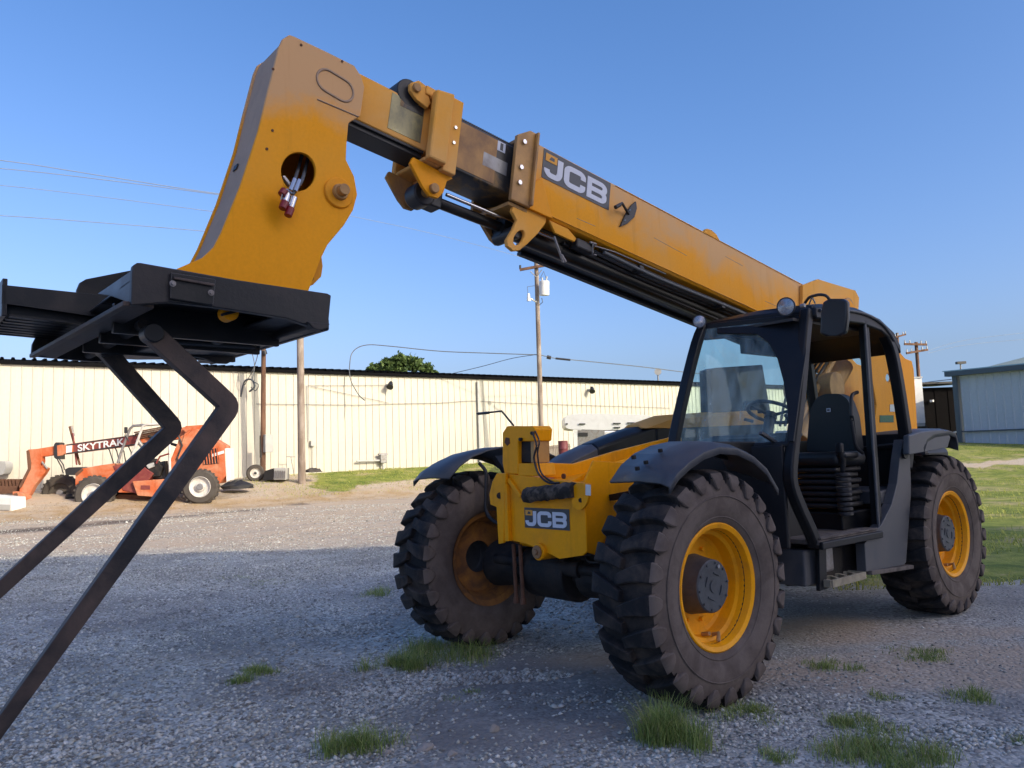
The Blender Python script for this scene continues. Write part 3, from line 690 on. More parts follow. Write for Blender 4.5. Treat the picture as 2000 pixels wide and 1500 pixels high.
b = MB(); b.tube([atz(1045, 558, ZC), atz(1030, 560, ZC-.3), atz(1031, 572, ZC-.4)], .012); b.tube([atz(1054, 545, ZC), atz(1062, 530, ZC-.1), atz(1066, 542, ZC-.4)], .012); b.tube([atz(1058, 582, ZC-.3), atz(1060, 590, ZC-.3), atz(1053, 596, ZC-.1)], .018); b.build('jumper_wire', 'wiredark', pC)
# overhead wires (each a thing)
def wire(pxs, r, label, mat='wire', Zs=None):
    n = len(pxs); pts = [atz(x, y, Zs[0]+(Zs[1]-Zs[0])*i/(n-1)) for i, (x, y) in enumerate(pxs)]
    return cable('overhead_wire', pts, r, label, mat, 'wire', 'overhead wires')
wire([(-220, 296), (0, 313), (210, 345), (425, 378), (585, 394)], .015, 'topmost pale wire running to the pole behind the yellow boom head', Zs=(26, ZB))
wire([(-220, 318), (0, 329), (210, 352), (425, 380), (585, 402)], .014, 'second pale wire just below the topmost one left of the boom head', Zs=(26, ZB))
wire([(-220, 350), (0, 362), (210, 386), (415, 413), (585, 434)], .011, 'third pale wire down, left of the boom head', Zs=(26, ZB))
wire([(-220, 412), (0, 421), (210, 436), (405, 452), (585, 470)], .013, 'lowest pale wire, just above the black fork carriage', Zs=(26, ZB))
wire([(588, 400), (700, 425), (800, 446), (900, 470), (1010, 500), (1047, 512)], .008, 'faint wire from behind the boom head sloping to the transformer pole', Zs=(ZB, ZC))
wire([(1050, 693), (960, 690), (860, 686), (760, 676), (715, 674), (690, 686), (683, 712), (685, 742), (700, 770), (712, 782)], .022, 'grey service cable looping from the transformer pole down onto the cream wall', 'wiredark', Zs=(ZC, ZB+3))
wire([(1052, 692), (1000, 700), (940, 716), (860, 735)], .016, 'thin cable dropping from the transformer pole to the warehouse eave', 'wiredark', Zs=(ZC, ZC+3))
wire([(1052, 692), (1080, 699), (1120, 703), (1250, 716), (1340, 727), (1450, 738)], .022, 'cable with dark splice leading right from the transformer pole', 'wiredark', Zs=(ZC, ZC+4))
b = MB(); b.tube([atz(1068, 697, ZC), atz(1076, 699, ZC)], .09, 8); b.tube([atz(1085, 700, ZC), atz(1114, 703, ZC)], .05, 8); b.build('cable_splice', 'trim', label='black splice on the cable right of the transformer pole', cat='cable splice')
# far poles at the right
def far_pole(px, ptop, pbase, Z, arms, label):
    base = gp(px+14, Z); e = empty('utility_pole', base, label, 'utility pole', 'timber utility poles around the yard')
    MB().cyl(base, atz(px, ptop, Z), .16, .12, 10).build('pole_shaft', 'polebrown', e, smooth=40)
    b = MB()
    for x0, y0, x1, y1 in arms: b.tube([atz(x0, y0, Z-.2), atz(x1, y1, Z-.2)], 0, sq=(.14, .16))
    b.build('crossarm', 'polebrown', e)
    b = MB()
    for x0, y0, x1, y1 in arms:
        for k in (0.03, .25, .75, .97):
            q = atz(x0+(x1-x0)*k, y0+(y1-y0)*k, Z-.2); b = MB(); b.cyl(q, q+Vector((0, 0, .3)), .06, .04); b.build('insulator', 'greybox', e)
far_pole(1789, 668, 740, 60, [(1770, 690, 1812, 683), (1766, 672, 1810, 673)], 'dark far pole with two crossarms above the white trailer')
far_pole(1752, 650, 740, 75, [(1748, 659, 1769, 653)], 'farthest pole, its crossarm just showing beside the black cab')
e = empty('street_light', gp(1878, 95), 'distant twin headed street light over the blue grey building', 'street light')
MB().cyl(gp(1878, 95), atz(1876, 709, 95), .12, .08).build('post', 'steel', e)
MB().tube([atz(1868, 709, 95), atz(1885, 708, 95)], 0, sq=(.5, .3)).build('lamp_head', 'trim', e)
e = empty('satellite_mast', gp(1287, 62), 'small round sign on a thin mast above the warehouse roof', 'mast')
MB().cyl(gp(1287, 62), atz(1285, 722, 62), .06).build('mast', 'steel', e)
MB().cyl(atz(1285, 726, 62), atz(1285, 726, 61.8), .28, n=16).build('disc', 'greybox', e)
wire([(1812, 685), (1900, 662), (2100, 640)], .011, 'distant wire leading right from the far two arm pole', 'wire', Zs=(60, 66))
wire([(1812, 690), (1900, 672), (2100, 655)], .011, 'distant wire just under the other one right of the far two arm pole', 'wire', Zs=(60, 66))
wire([(1800, 748), (1830, 744), (1858, 741)], .03, 'short cable between the white trailer and the blue grey building', 'wiredark', Zs=(60, 50))

# ================================================================== TREES
def tree(px, pbase, ptop, wpx, Z, label, n=5200, lobes=None, seed=1, leaf=.16):
    r = np.random.default_rng(seed); base = gp(px, Z); top = atz(px, ptop, Z); Hh = top.z-base.z; Wm = wpx/FPX*Z
    e = empty('tree', base, label, 'tree')
    b = MB(); cz = base.z+Hh*.45; b.cyl(base, Vector((base.x, base.y, cz)), .28, .2, 10)
    lobes = lobes or [(-.32, .50, .20), (-.12, .72, .24), (.10, .78, .24), (.30, .58, .20), (0, .5, .26), (-.42, .42, .13), (.42, .42, .13)]
    P = []; S = []
    for lx, lz, lr in lobes:
        c = base+RH*(lx*Wm)+Vector((0, 0, lz*Hh)); b.cyl(Vector((base.x, base.y, base.z+Hh*.3)), c, .12, .03, 6)
        k = int(n*lr/1.4); d = r.normal(size=(k, 3)); d /= np.linalg.norm(d, axis=1)[:, None]
        rad = (r.random(k)**.45)*(1+.35*(r.random(k) < .12))*lr*Wm*.75*(1+.35*np.sin(d[:, 0]*5+lx*9)*np.cos(d[:, 2]*6))
        q = np.array(c)+d*rad[:, None]*np.array([1, 1, .8]); P.append(q)
    P = np.concatenate(P); k = len(P); a = r.normal(size=(k, 3)); a /= np.linalg.norm(a, axis=1)[:, None]
    c2 = np.cross(a, r.normal(size=(k, 3))); c2 /= np.linalg.norm(c2, axis=1)[:, None]; s = leaf*r.uniform(.6, 1.4, k)[:, None]
    V = np.stack([P+a*s, P+c2*s*.5, P-a*s*.7, P-c2*s*.5], 1).reshape(-1, 3)-np.array(base)
    F = np.arange(4*k).reshape(-1, 4)
    b.build('trunk', 'bark', e, smooth=50); npmesh('crown', V, F, 'leaf', e)
tree(778, 0, 689, 150, 52, 'dark green spreading tree rising over the warehouse roof', 15000,
     [(-.42, .80, .09), (-.28, .865, .12), (-.12, .905, .13), (.06, .93, .14), (.22, .90, .13), (.38, .85, .11), (.48, .80, .08), (0, .80, .22), (-.2, .74, .15), (.25, .74, .15)], 2, .15)
tree(437, 0, 703, 40, 48, 'small tree tip peeping over the roof beside the slim pole', 900, [(-.2, .86, .15), (.1, .92, .14), (.3, .84, .13), (0, .8, .2)], 4, .15)

# ================================================================== RIGHT HAND BUILDINGS
def shed_right():
    A = gp(1872, 45); Bv = atz(2000, 853, 42); A = Vector((A.x, A.y, 1.5)); zt0 = atz(1858, 733, 45).z
    Bg = Vector((Bv.x, Bv.y, 1.45)); d = (Bg-A).normalized(); nrm = Vector((-d.y, d.x, 0))
    if (CAM-A).dot(nrm) < 0: nrm = -nrm
    e = empty('metal_shed', A, 'pale blue grey metal shed with dark blue trim at the right edge', 'shed')
    H = zt0-A.z; Ln = 18
    P_ = .45
    for i in range(int(Ln/P_)):
        b = MB(); p = A+d*(.35+i*P_); zz = H-.02
        pts = [(0, 0), (.03, .035), (.08, .035), (.11, 0), (P_-.004, 0)]
        vs = []
        for x, o_ in pts: vs += [p+d*x+nrm*o_+Vector((0, 0, -.8)), p+d*x+nrm*o_+Vector((0, 0, zz))]
        b.add(vs, [(2*k, 2*k+2, 2*k+3, 2*k+1) for k in range(len(pts)-1)])
        b.build('wall_panel', 'bluegrey', e)
    b = MB(); b.tube([A+d*.15+nrm*.05+Vector((0, 0, -.8)), A+d*.15+nrm*.05+Vector((0, 0, H))], 0, sq=(.35, .25), up=d); b.build('corner_trim', 'bluetrim', e)
    b = MB(); b.tube([A-d*.3+nrm*.15+Vector((0, 0, H+.1)), A+d*Ln+nrm*.15+Vector((0, 0, H+.1))], 0, sq=(.5, .28)); b.build('eave_trim', 'bluetrim', e)
    b = MB(); b.tube([A+d*.3+nrm*.10+Vector((0, 0, .45)), A+d*Ln+nrm*.10+Vector((0, 0, .62))], 0, sq=(.1, .07)); b.build('skirt_rail', 'bluetrim', e)
    q0 = A-d*.4+nrm*.4+Vector((0, 0, H+.24)); q1 = A+d*Ln+nrm*.4+Vector((0, 0, H+.24))
    b = MB(); b.prism([q0, q1, q1-nrm*9+Vector((0, 0, .75)), q0-nrm*9+Vector((0, 0, .75))], (0, 0, .06)); b.build('roof', 'roofblue', e)
    b = MB(); b.prism([A+Vector((0, 0, -.8)), A-nrm*9+Vector((0, 0, -.8)), A-nrm*9+Vector((0, 0, H+1.5)), A+Vector((0, 0, H))], -d*.04); b.build('end_wall', 'bluetrim', e)
    return A, d, nrm
SA, Sd, Sn = shed_right()
def dark_barn():
    Z = 54; a = atz(1800, 752, Z); c = atz(1862, 757, Z); g0 = gp(1800, Z); e = empty('dark_barn', g0, 'low dark open barn between the white trailer and the pale shed', 'barn')
    z0 = g0.z-1.5; d = (Vector((c.x, c.y, 0))-Vector((a.x, a.y, 0))).normalized()
    n = 9; Ln = 4.2
    for i in range(n):
        p = Vector((a.x, a.y, 0))+d*(i*Ln/n-1.0)
        b = MB(); b.box(p+d*(Ln/n/2)+Vector((0, 0, (z0+a.z)/2))+FH*(.03*(i % 2)), (1, 1, 1)); 
        b = MB(); w = Ln/n-.015
        q = p+FH*(.04*(i % 2)); b.prism([q+Vector((0, 0, z0)), q+d*w+Vector((0, 0, z0)), q+d*w+Vector((0, 0, a.z-.25)), q+Vector((0, 0, a.z-.25))], FH*.05); b.build('wall_board', 'darkbarn', e)
    q = Vector((a.x, a.y, 0))-d*1.2+FH*.12; b = MB(); b.prism([q+Vector((0, 0, z0)), q+d*5.2+Vector((0, 0, z0)), q+d*5.2+Vector((0, 0, a.z-.2)), q+Vector((0, 0, a.z-.2))], FH*5); b.build('barn_body', 'darkbarn', e)
    p = Vector((a.x, a.y, a.z))-d*1.2
    b = MB(); b.prism([p-FH*.6, p+d*5.2-FH*.6, p+d*5.2+FH*6+Vector((0, 0, .3)), p+FH*6+Vector((0, 0, .3))], (0, 0, .14)); b.build('roof', 'trim', e)
    b = MB(); b.box(atz(1820, 783, Z-.3), (.2, .2, .15)); b.build('lamp', 'white', e)
dark_barn()
e = empty('handrail', gp(1858, 47), 'low pale rail before the dark barn', 'rail')
MB().tube([atz(1853, 847, 47), atz(1876, 842, 45)], .05).build('rail_bar', 'white', e)
def box_trailer():
    Z = 50; e = empty('box_trailer', gp(1790, Z), 'tall white box trailer seen end on beside the tan boom tower', 'trailer')
    tl = atz(1752, 740, Z); tr = atz(1801, 744, Z); bl = atz(1760, 828, Z); br = atz(1808, 828, Z); tr2 = Vector((br.x, br.y, tr.z))
    b = MB(); w = (Vector((br.x, br.y, 0))-Vector((bl.x, bl.y, 0)))
    p = Vector((bl.x, bl.y, bl.z)); hgt = tl.z-bl.z
    b.prism([p, p+w, p+w+Vector((0, 0, hgt)), p+Vector((0, 0, hgt))], FH*9+RH*-2); b.build('box_body', 'white', e, bev=.03)
    b = MB(); b.prism([p+Vector((0, 0, hgt+.02)), p+w*1.01+Vector((0, 0, hgt+.02)), p+w*1.01+Vector((0, 0, hgt+.12)), p+Vector((0, 0, hgt+.12))], -FH*.06); b.build('top_rail', 'greybox', e)
    b = MB()
    for k in (.3, .8):
        c = p+w*k+Vector((0, 0, -.35)); b.cyl(c+FH*.1, c+FH*1.2, .48, n=18)
    b.build('wheels_pair', 'oldtyre', e, smooth=40)
    b = MB(); b.box(p+w*.5+Vector((0, 0, -.12))-FH*.05, (.1, .1, .2)); 
    b.tube([p+w*.1+Vector((0, 0, -.1)), p+w*.95+Vector((0, 0, -.1))], 0, sq=(.12, .2)); b.build('bumper', 'greybox', e)
box_trailer()

# ================================================================== BARREL, SILVER TRAILER, SMALL THINGS BY THE WALL
c = ground_at(1101, 905); Zb_ = 33.0; c = gp(1101, Zb_); rr = .22
rr = 9.5/FPX*Zb_; ht = (903-860)/FPX*Zb_
q0 = atz(1101, 905, Zb_); c = Vector((q0.x, q0.y, q0.z)); e = empty('oil_drum', c, 'maroon steel drum standing beside the silver trailer', 'drum')
MB().lathe(c, (0, 0, 1), [(-.2, rr), (.0, rr), (ht*.33-.02, rr), (ht*.33, rr*1.05), (ht*.33+.02, rr), (ht*.66-.02, rr), (ht*.66, rr*1.05), (ht*.66+.02, rr), (ht, rr), (ht, rr*.9), (ht-.02, rr*.9), (ht-.02, 0)], 20).build('barrel_shell', 'maroon', e, smooth=30)
MB().lathe(c+Vector((0, 0, ht+.001)), (0, 0, 1), [(0, rr*.95), (.012, rr*1.03), (.02, rr*.95)], 20, closed=False).build('rim_ring', 'darkred', e, smooth=60)
def low_fence():
    Z = 38; e = empty('low_fence', gp(1075, Z), 'low grey picket fence section between the transformer pole and the drum', 'fence')
    for i in range(14):
        x = 1066+i*3.4; t_ = atz(x, 871-i*.35, Z); b_ = atz(x+.5, 893, Z)
        b = MB(); b.prism([b_+Vector((0, 0, -.3)), b_+RH*.075+Vector((0, 0, -.3)), t_+RH*.075, t_], FH*.03); b.build('picket', 'pole', e)
    MB().tube([atz(1064, 876, Z+.06), atz(1114, 872, Z+.06)], 0, sq=(.05, .08)).build('rail', 'pole', e)
low_fence()
def stock_trailer():
    Z = 33; e = empty('stock_trailer', gp(1150, Z), 'silver gooseneck stock trailer standing beyond the yellow hood', 'trailer')
    def q(x, y, z=Z): return atz(x, y, z)
    out = roundpath([q(1103, 812), q(1120, 808), q(1180, 808), q(1275, 811), q(1275, 838), q(1180, 840), q(1103, 838)], .25, 4, True)
    MB().prism(out, FH*2.2).build('nose_box', 'silver', e, bev=.12, smooth=50, seg=3)
    for x, y, w in ((1107, 828, 4), (1137, 828, 12), (1205, 827, 14), (1205, 835, 12), (1232, 826, 14)):
        MB().tube([q(x-w/2, y, Z-.03), q(x+w/2, y, Z-.03)], 0, sq=(.06, .05)).build('slot', 'trim', e)
    MB().prism([q(1119, 841), q(1130, 841), q(1129, 880), q(1122, 880)], FH*.15).build('gooseneck_leg', 'white', e)
    MB().prism([q(1118, 839), q(1136, 839), q(1129, 852)], FH*.12).build('gusset', 'white', e)
    MB().prism([q(1128, 840), q(1180, 840), q(1185, 853), q(1170, 905), q(1128, 905)], FH*2).build('front_wall', 'steel', e)
    MB().prism([q(1130, 845, Z-.02), q(1148, 845, Z-.02), q(1148, 852, Z-.02), q(1130, 852, Z-.02)], -FH*.02).build('window', 'trim', e)
    MB().prism([q(1178, 841), q(1280, 842), q(1280, 910), q(1178, 910)], FH*2.2).build('side_wall', 'silver', e, bev=.05)
stock_trailer()
# AC unit
def ac_unit():
    Z = 30.6; e = empty('air_conditioner', atz(540, 938, Z), 'grey louvred air conditioner unit on the ground by the slim pole', 'air conditioner')
    tl, tr, br, bl = atz(535, 914, Z), atz(559, 914, Z), atz(558, 937, Z), atz(534, 937, Z)
    MB().prism([tl, tr, br, bl], FH*.8-RH*.1).build('housing', 'greybox', e, bev=.02)
    MB().prism([atz(517, 920, Z+.1), atz(534, 914.5, Z+.02), atz(533.5, 937, Z+.02), atz(513, 938, Z+.1)], FH*.6).build('dark_end_panel', 'trim', e)
    for k in range(5):
        x = 537.5+k*4.4; MB().prism([atz(x, 919, Z-.03), atz(x+2.2, 919, Z-.03), atz(x+2.2, 934, Z-.03), atz(x, 934, Z-.03)], -FH*.02).build('louvre', 'steel', e)
ac_unit()
def loose_wheel():
    Z = 31; c = atz(499, 924, Z); e = empty('trailer_wheel', Vector((c.x, c.y, c.z-.35)), 'old white rimmed wheel leaning against the slim pole', 'wheel')
    ax = (-FH+RH*.25).normalized()
    MB().lathe(c, ax, [(-.1, .2), (-.1, .30), (-.05, .35), (.05, .35), (.1, .31), (.1, .2)], 26).build('tyre', 'oldtyre', e, smooth=50)
    MB().lathe(c, ax, [(.07, .23), (.09, .2), (.03, .17), (.03, .08), (.08, .07), (.08, .0)], 26).build('rim', 'whiterim', e, smooth=50)
    MB().lathe(c, ax, [(.085, .055), (.09, 0)], 12).build('hub_hole', 'trim', e)
loose_wheel()
def lump(name, mat, px, py, w, h, d, label, cat, seed=1, Z=None):
    c = ground_at(px, py) if Z is None else atz(px, py, Z); r = random.Random(seed); k = 14; b = MB(); rings = []
    for rz, rd in ((-.2, 1.0), (.3, .95), (.7, .7), (1, .3)):
        rings += [c+RH*(math.cos(2*math.pi*i/k)*w*rd*r.uniform(.75, 1.2))+FH*(math.sin(2*math.pi*i/k)*d*rd*r.uniform(.75, 1.2))+Vector((0, 0, h*rz*r.uniform(.7, 1.2))) for i in range(k)]
    fs = []
    for j in range(3): fs += [(j*k+i, j*k+(i+1) % k, (j+1)*k+(i+1) % k, (j+1)*k+i) for i in range(k)]
    fs.append(tuple(3*k+i for i in range(k)))
    return b.add(rings, fs).build(name, mat, label=label, cat=cat)
lump('tarp', 'trim', 464, 952, .62, .26, .35, 'crumpled black tarp on the straw behind the orange machine', 'tarp', 3, 28.5)
lump('scrap_slab', 'oldtyre', 612, 921, .35, .14, .3, 'flat dark slab lying beside the thick pole', 'slab', 5, 31)

# ================================================================== ORANGE TELEHANDLER
def skytrak():
    Zr = 26.3
    a = atz(391, 985, Zr); bf = atz(178, 1000, 25.7)
    a.z = bf.z = hz(a.x, a.y)
    fwd = (Vector((bf.x, bf.y, 0))-Vector((a.x, a.y, 0))).normalized(); nrm = Vector((-fwd.y, fwd.x, 0))
    if nrm.dot(CAM-a) < 0: nrm = -nrm
    e = empty('orange_telehandler', a, 'old orange telehandler with open cab parked along the cream wall', 'telehandler')
    def q(x, y, o=0.0): return atp(x, y, a+nrm*o, nrm)
    def plate(name, mat, pts, o, th, bev=.02, **k): return MB().prism([q(x, y, o) for x, y in pts], -nrm*th).build(name, mat, e, bev=bev, **k)
    def wheel(px, py, o, r, rim='whiterim'):
        c = q(px, py, o)
        w = MB(); w.lathe(c, nrm, [(-.30, r*.55), (-.30, r*.86), (-.22, r), (.0-.02, r), (.06, r*.88), (.07, r*.6)], 30)
        for i in range(24):
            an = 2*math.pi*i/24; dirv = fwd*math.cos(an)+Vector((0, 0, 1))*math.sin(an); tn = -fwd*math.sin(an)+Vector((0, 0, 1))*math.cos(an)
            rot = Matrix((tuple(tn), tuple(nrm), tuple(dirv))).transposed(); w.box(c+dirv*(r+.0)-nrm*.1, (.06, .22, .06), rot)
        t_ = w.build('wheel', 'oldtyre', e, smooth=40)
        MB().lathe(c, nrm, [(.06, r*.60), (.08, r*.57), (.0, r*.53), (-.03, r*.42), (-.03, r*.28), (.06, r*.24), (.07, r*.1), (.07, 0)], 28).build('rim', rim, t_, smooth=45)
        MB().lathe(c, nrm, [(.071, r*.19), (.10, r*.17), (.10, 0)], 16).build('hub_cap', 'steel', t_, smooth=45)
    wheel(391, 951, .0, .60); wheel(183, 966, .0, .62)
    wheel(118, 963, -1.5, .62, 'oldtyre'); wheel(330, 950, -1.6, .60, 'oldtyre')
    # boom
    plate('boom_outer', 'orange', [(118, 870), (128, 868), (239, 852.5), (360, 834), (405, 829), (412, 838), (405, 850), (360, 856), (239, 873), (128, 887), (118, 888)], -.55, .35)
    plate('boom_rail', 'trim', [(130, 868.3), (300, 844), (300, 846), (130, 870.5)], -.53, .02, 0)
    plate('boom_rail', 'trim', [(130, 884.6), (300, 862), (300, 864.5), (130, 887)], -.53, .02, 0)
    plate('boom_band', 'white', [(129, 871), (141, 869.5), (140, 884), (129, 885)], -.535, .02, 0)
    plate('boom_inner', 'orange', [(52, 880), (58, 879), (112, 870), (112, 888), (85, 892), (60, 892)], -.6, .25)
    plate('boom_collar', 'trim', [(108, 864), (117, 864), (118, 897), (109, 897), (105, 893), (105, 869)], -.52, .42)
    plate('boom_collar', 'orange', [(111, 870), (122, 868), (124, 889), (112, 891)], -.50, .02)
    plate('gooseneck', 'orange', [(54, 878), (80, 876), (82, 900), (80, 910), (92, 915), (86, 925), (66, 950), (58, 965), (48, 978), (36, 970), (38, 955), (58, 915), (57, 905)], -.55, .3)
    plate('gooseneck_edge', 'rust', [(51, 880), (56, 879), (60, 905), (59, 916), (42, 950), (38, 955), (36, 950), (54, 915)], -.50, .42)
    plate('tilt_link', 'steel', [(82, 900), (93, 914), (91, 917), (80, 904)], -.5, .05)
    plate('quick_hitch', 'orange', [(24, 960), (46, 963), (50, 975), (44, 985), (54, 990), (52, 1003), (40, 1008), (30, 1003), (25, 990)], -.2, .5)
    plate('hitch_rib', 'rust', [(26, 964), (33, 962), (40, 1000), (30, 1006), (26, 990)], -.1, .05)
    # chassis
    plate('front_frame', 'orange', [(147, 925), (160, 915), (200, 908), (223, 905), (232, 915), (300, 962), (232, 962), (215, 940), (196, 932), (175, 935), (158, 945), (147, 950)], -.15, .9)
    plate('side_frame', 'orange', [(258, 940), (330, 935), (345, 950), (322, 972), (268, 968)], .02, .6)
    plate('cab_side', 'darkred', [(220, 910), (262, 900), (300, 925), (270, 965), (240, 958)], -.12, .5)
    plate('deck_slot', 'darkred', [(275, 948), (293, 948), (293, 956), (275, 956)], .035, .02, 0)
    plate('engine_cover', 'orange', [(330, 905), (352, 852), (385, 838), (438, 870), (440, 930), (428, 945), (414, 935), (402, 924), (385, 920), (368, 928), (352, 945), (334, 950)], -.1, 1.1)
    plate('rear_hood', 'orange', [(355, 838), (363, 832), (405, 829), (412, 840), (392, 850), (366, 849)], -.3, .8)
    plate('cover_stripe', 'white', [(412, 887), (437, 880), (438, 885), (413, 893)], -.08, .02, 0)
    plate('radiator_guard', 'white', [(438, 876), (447, 875), (449, 938), (442, 942)], -.2, .9)
    plate('hydraulic_tank', 'trim', [(126, 917), (134, 913), (160, 912), (168, 920), (150, 928), (128, 928)], -.8, .5)
    # cab frame of tubes
    def tb(name, pts, o=-.1, r=.045, mat='white'): return MB().tube([q(x, y, o) for x, y in pts], r, 8).build(name, mat, e, smooth=50)
    tb('cab_post', [(230, 905), (236, 885), (254, 837), (260, 832), (278, 830)], mat='steel')
    tb('cab_post', [(252, 905), (262, 880), (279, 832), (288, 829), (318, 828), (330, 836), (332, 925)], mat='whiterim')
    tb('cab_post', [(330, 838), (332, 940)], -.9, mat='whiterim'); tb('cab_roof_bar', [(258, 832), (318, 828)], -.9, mat='steel')
    tb('cab_roof_bar', [(318, 829), (318, 829.5)], -.5, .2, 'trim')
    for k in range(5): tb('roof_slat', [(262+k*2, 845+k*3.0), (322, 833+k*3.0)], -.5, .025, 'rust')
    tb('roll_hoop', [(345, 915), (352, 880), (362, 848), (372, 840)], -.1, .04, 'orange')
    tb('hydraulic_hose', [(348, 850), (356, 870), (346, 895), (350, 905)], -.05, .03, 'trim')
    tb('handrail', [(305, 905), (312, 892), (330, 886)], -.05, .03, 'darkred')
    plate('seat', 'trim', [(298, 905), (322, 900), (325, 935), (300, 935), (290, 925)], -.4, .4)
    plate('engine_block', 'axle', [(283, 905), (300, 895), (318, 912), (312, 930), (285, 932)], -.2, .4)
    plate('steering_column', 'greybox', [(284, 908), (300, 903), (302, 911), (290, 916)], -.15, .1)
    tb('axle_beam', [(130, 970), (185, 970)], -.6, .12, 'axle'); tb('axle_beam', [(330, 955), (390, 955)], -.6, .12, 'axle')
    tb('lift_link', [(136, 833), (156, 908)], -.9, .04, 'rust'); tb('lift_link', [(142, 846), (150, 908)], -.8, .03, 'darkred'); tb('lift_link', [(138, 832), (144, 852)], -.95, .05, 'steel')
    tb('hose', [(112, 897), (120, 912), (124, 925)], -.6, .02, 'trim'); tb('hose', [(116, 897), (124, 908), (126, 918)], -.55, .02, 'trim')
    plate('belly', 'axle', [(150, 955), (330, 955), (320, 985), (240, 990), (170, 985)], -.6, .5)
    plate('mud_skirt', 'rust', [(205, 985), (232, 965), (300, 967), (322, 975), (300, 988), (215, 992)], -.5, .2)
    plate('grille_panel', 'trim', [(395, 880), (425, 875), (428, 905), (398, 908)], -.085, .02, 0)
    for k in range(6): tb('grille_bar', [(396+k*5.4, 880-k*.9), (399+k*5.4, 907-k*.5)], -.06, .018, 'orange')
    tb('lift_cylinder', [(268, 858), (300, 905)], -.5, .07, 'steel'); tb('lift_cylinder', [(290, 852), (345, 870)], -.45, .05, 'axle')
    for k in range(4): tb('hose', [(205+k*14, 862+k*.5), (214+k*14, 880+k), (222+k*12, 905)], -.62, .02, 'trim')
    plate('fender_lip', 'rust', [(147, 925), (160, 915), (163, 918), (150, 930)], -.13, .3, 0)
    tb('mirror_arm', [(252, 862), (244, 850), (246, 842)], -.05, .02, 'trim'); plate('mirror', 'trim', [(242, 834), (249, 834), (249, 846), (242, 846)], -.03, .05)
    # lettering on the boom
    cu = bpy.data.curves.new('letters', 'FONT'); cu.body = 'SKYTRAK'; cu.size = 1; cu.extrude = .01; cu.offset = .018
    tmp = bpy.data.objects.new('tmp', cu); COL.objects.link(tmp); bpy.context.view_layer.update()
    me = bpy.data.meshes.new_from_object(tmp.evaluated_get(bpy.context.evaluated_depsgraph_get())); bpy.data.objects.remove(tmp)
    p0 = q(152, 881.5, -.53); p1 = q(243, 868.5, -.53); pt = q(151.5, 868.5, -.53); me.materials.append(M['white'])
    xs = [v.co.x for v in me.vertices]; ys = [v.co.y for v in me.vertices]; w_ = max(xs); h_ = max(ys)
    for v in me.vertices:
        c = v.co.copy(); v.co = (p0-a)+(p1-p0)*(c.x/w_)+(pt-p0)*(c.y/h_)+nrm*(c.z+.012)
    o = bpy.data.objects.new('boom_lettering', me); COL.objects.link(o); o.parent = e
    plate('lettering_panel', 'darkred', [(144, 869), (268, 851), (268, 866), (144, 882.5)], -.535, .015, 0)
skytrak()
# things at the left edge
e = empty('pallet_box', atz(8, 1012, 24), 'white crate at the left edge of the yard beside the orange hitch', 'crate')
MB().prism([atz(-30, 968, 24), atz(23, 972, 24), atz(24, 1008, 24), atz(-30, 1014, 24)], FH*.7).build('crate_body', 'white', e, bev=.02)
MB().prism([atz(-30, 984, 23.97), atz(20, 986, 23.97), atz(20, 996, 23.97), atz(-30, 995, 23.97)], -FH*.02).build('crate_band', 'greybox', e)
e = empty('scrap_rack', atz(10, 965, 26), 'rusty perforated steel rack behind the white crate', 'rack')
for k in range(7):
    x = -12+k*7; MB().prism([atz(x, 936, 26), atz(x+4, 936, 26), atz(x+6, 950, 26), atz(x+2, 950, 26)], FH*.3).build('rack_bar', 'rust', e)
MB().prism([atz(-30, 949, 26), atz(34, 949, 26), atz(34, 964, 26), atz(-30, 966, 26)], FH*.6).build('rack_beam', 'rust', e, bev=.02)
e = empty('motor_cowl', atz(4, 930, 27.5), 'dark rounded machine part standing behind the rusty rack', 'machine part')
MB().prism(roundpath([atz(-25, 900, 27), atz(10, 901, 27), atz(12, 912, 27), atz(6, 928, 27), atz(-25, 928, 27)], .1, 3, True), FH*.4).build('cowl', 'steel', e, bev=.03)
e.children[0].data.materials[0] = M['greybox']

# ================================================================== BUILDING BEHIND THE CAMERA (casts the big shade)
def shade_building():
    c = ground_xy(0, -6.0); w = 25; dep = 14; hh = 15.2
    e = empty('metal_warehouse', (c.x, c.y, 0), 'pale metal warehouse behind the photographer whose shade covers the yard', 'warehouse')
    def q(x, d, z): return c+RH*(x+20.4)-FH*d+Vector((0, 0, z))
    MB().prism([q(-w/2, 0, -.3), q(w/2, 0, -.3), q(w/2, 0, hh), q(-w/2, 0, hh)], -FH*dep).build('wall', 'greyshed', e)
    MB().prism([q(-w/2-.2, -.05, hh+.01), q(w/2+.2, -.05, hh+.01), q(w/2+.2, dep+.1, hh+.01), q(-w/2-.2, dep+.1, hh+.01)], (0, 0, .1)).build('roof', 'trim', e)
    for k in range(3):
        x = -10+k*7; MB().prism([q(x, -.04, 0), q(x+4.5, -.04, 0), q(x+4.5, -.04, 4.2), q(x, -.04, 4.2)], -FH*.03).build('roller_door', 'steel', e)
shade_building()

# ================================================================== THE YELLOW TELEHANDLER
T = empty('telehandler', (0, 0, 0), 'large yellow and black telehandler with raised boom parked across the gravel', 'telehandler')
TR, WB, HZ, RT = 1.02, 3.258, .64, .655
Y = Vector((0, 1, 0))
def B(mb, name, mat, bev=.006, smooth=None, parent=T, label=None, **k): return mb.build(name, mat, parent, bev=bev, smooth=smooth, label=label, **k)
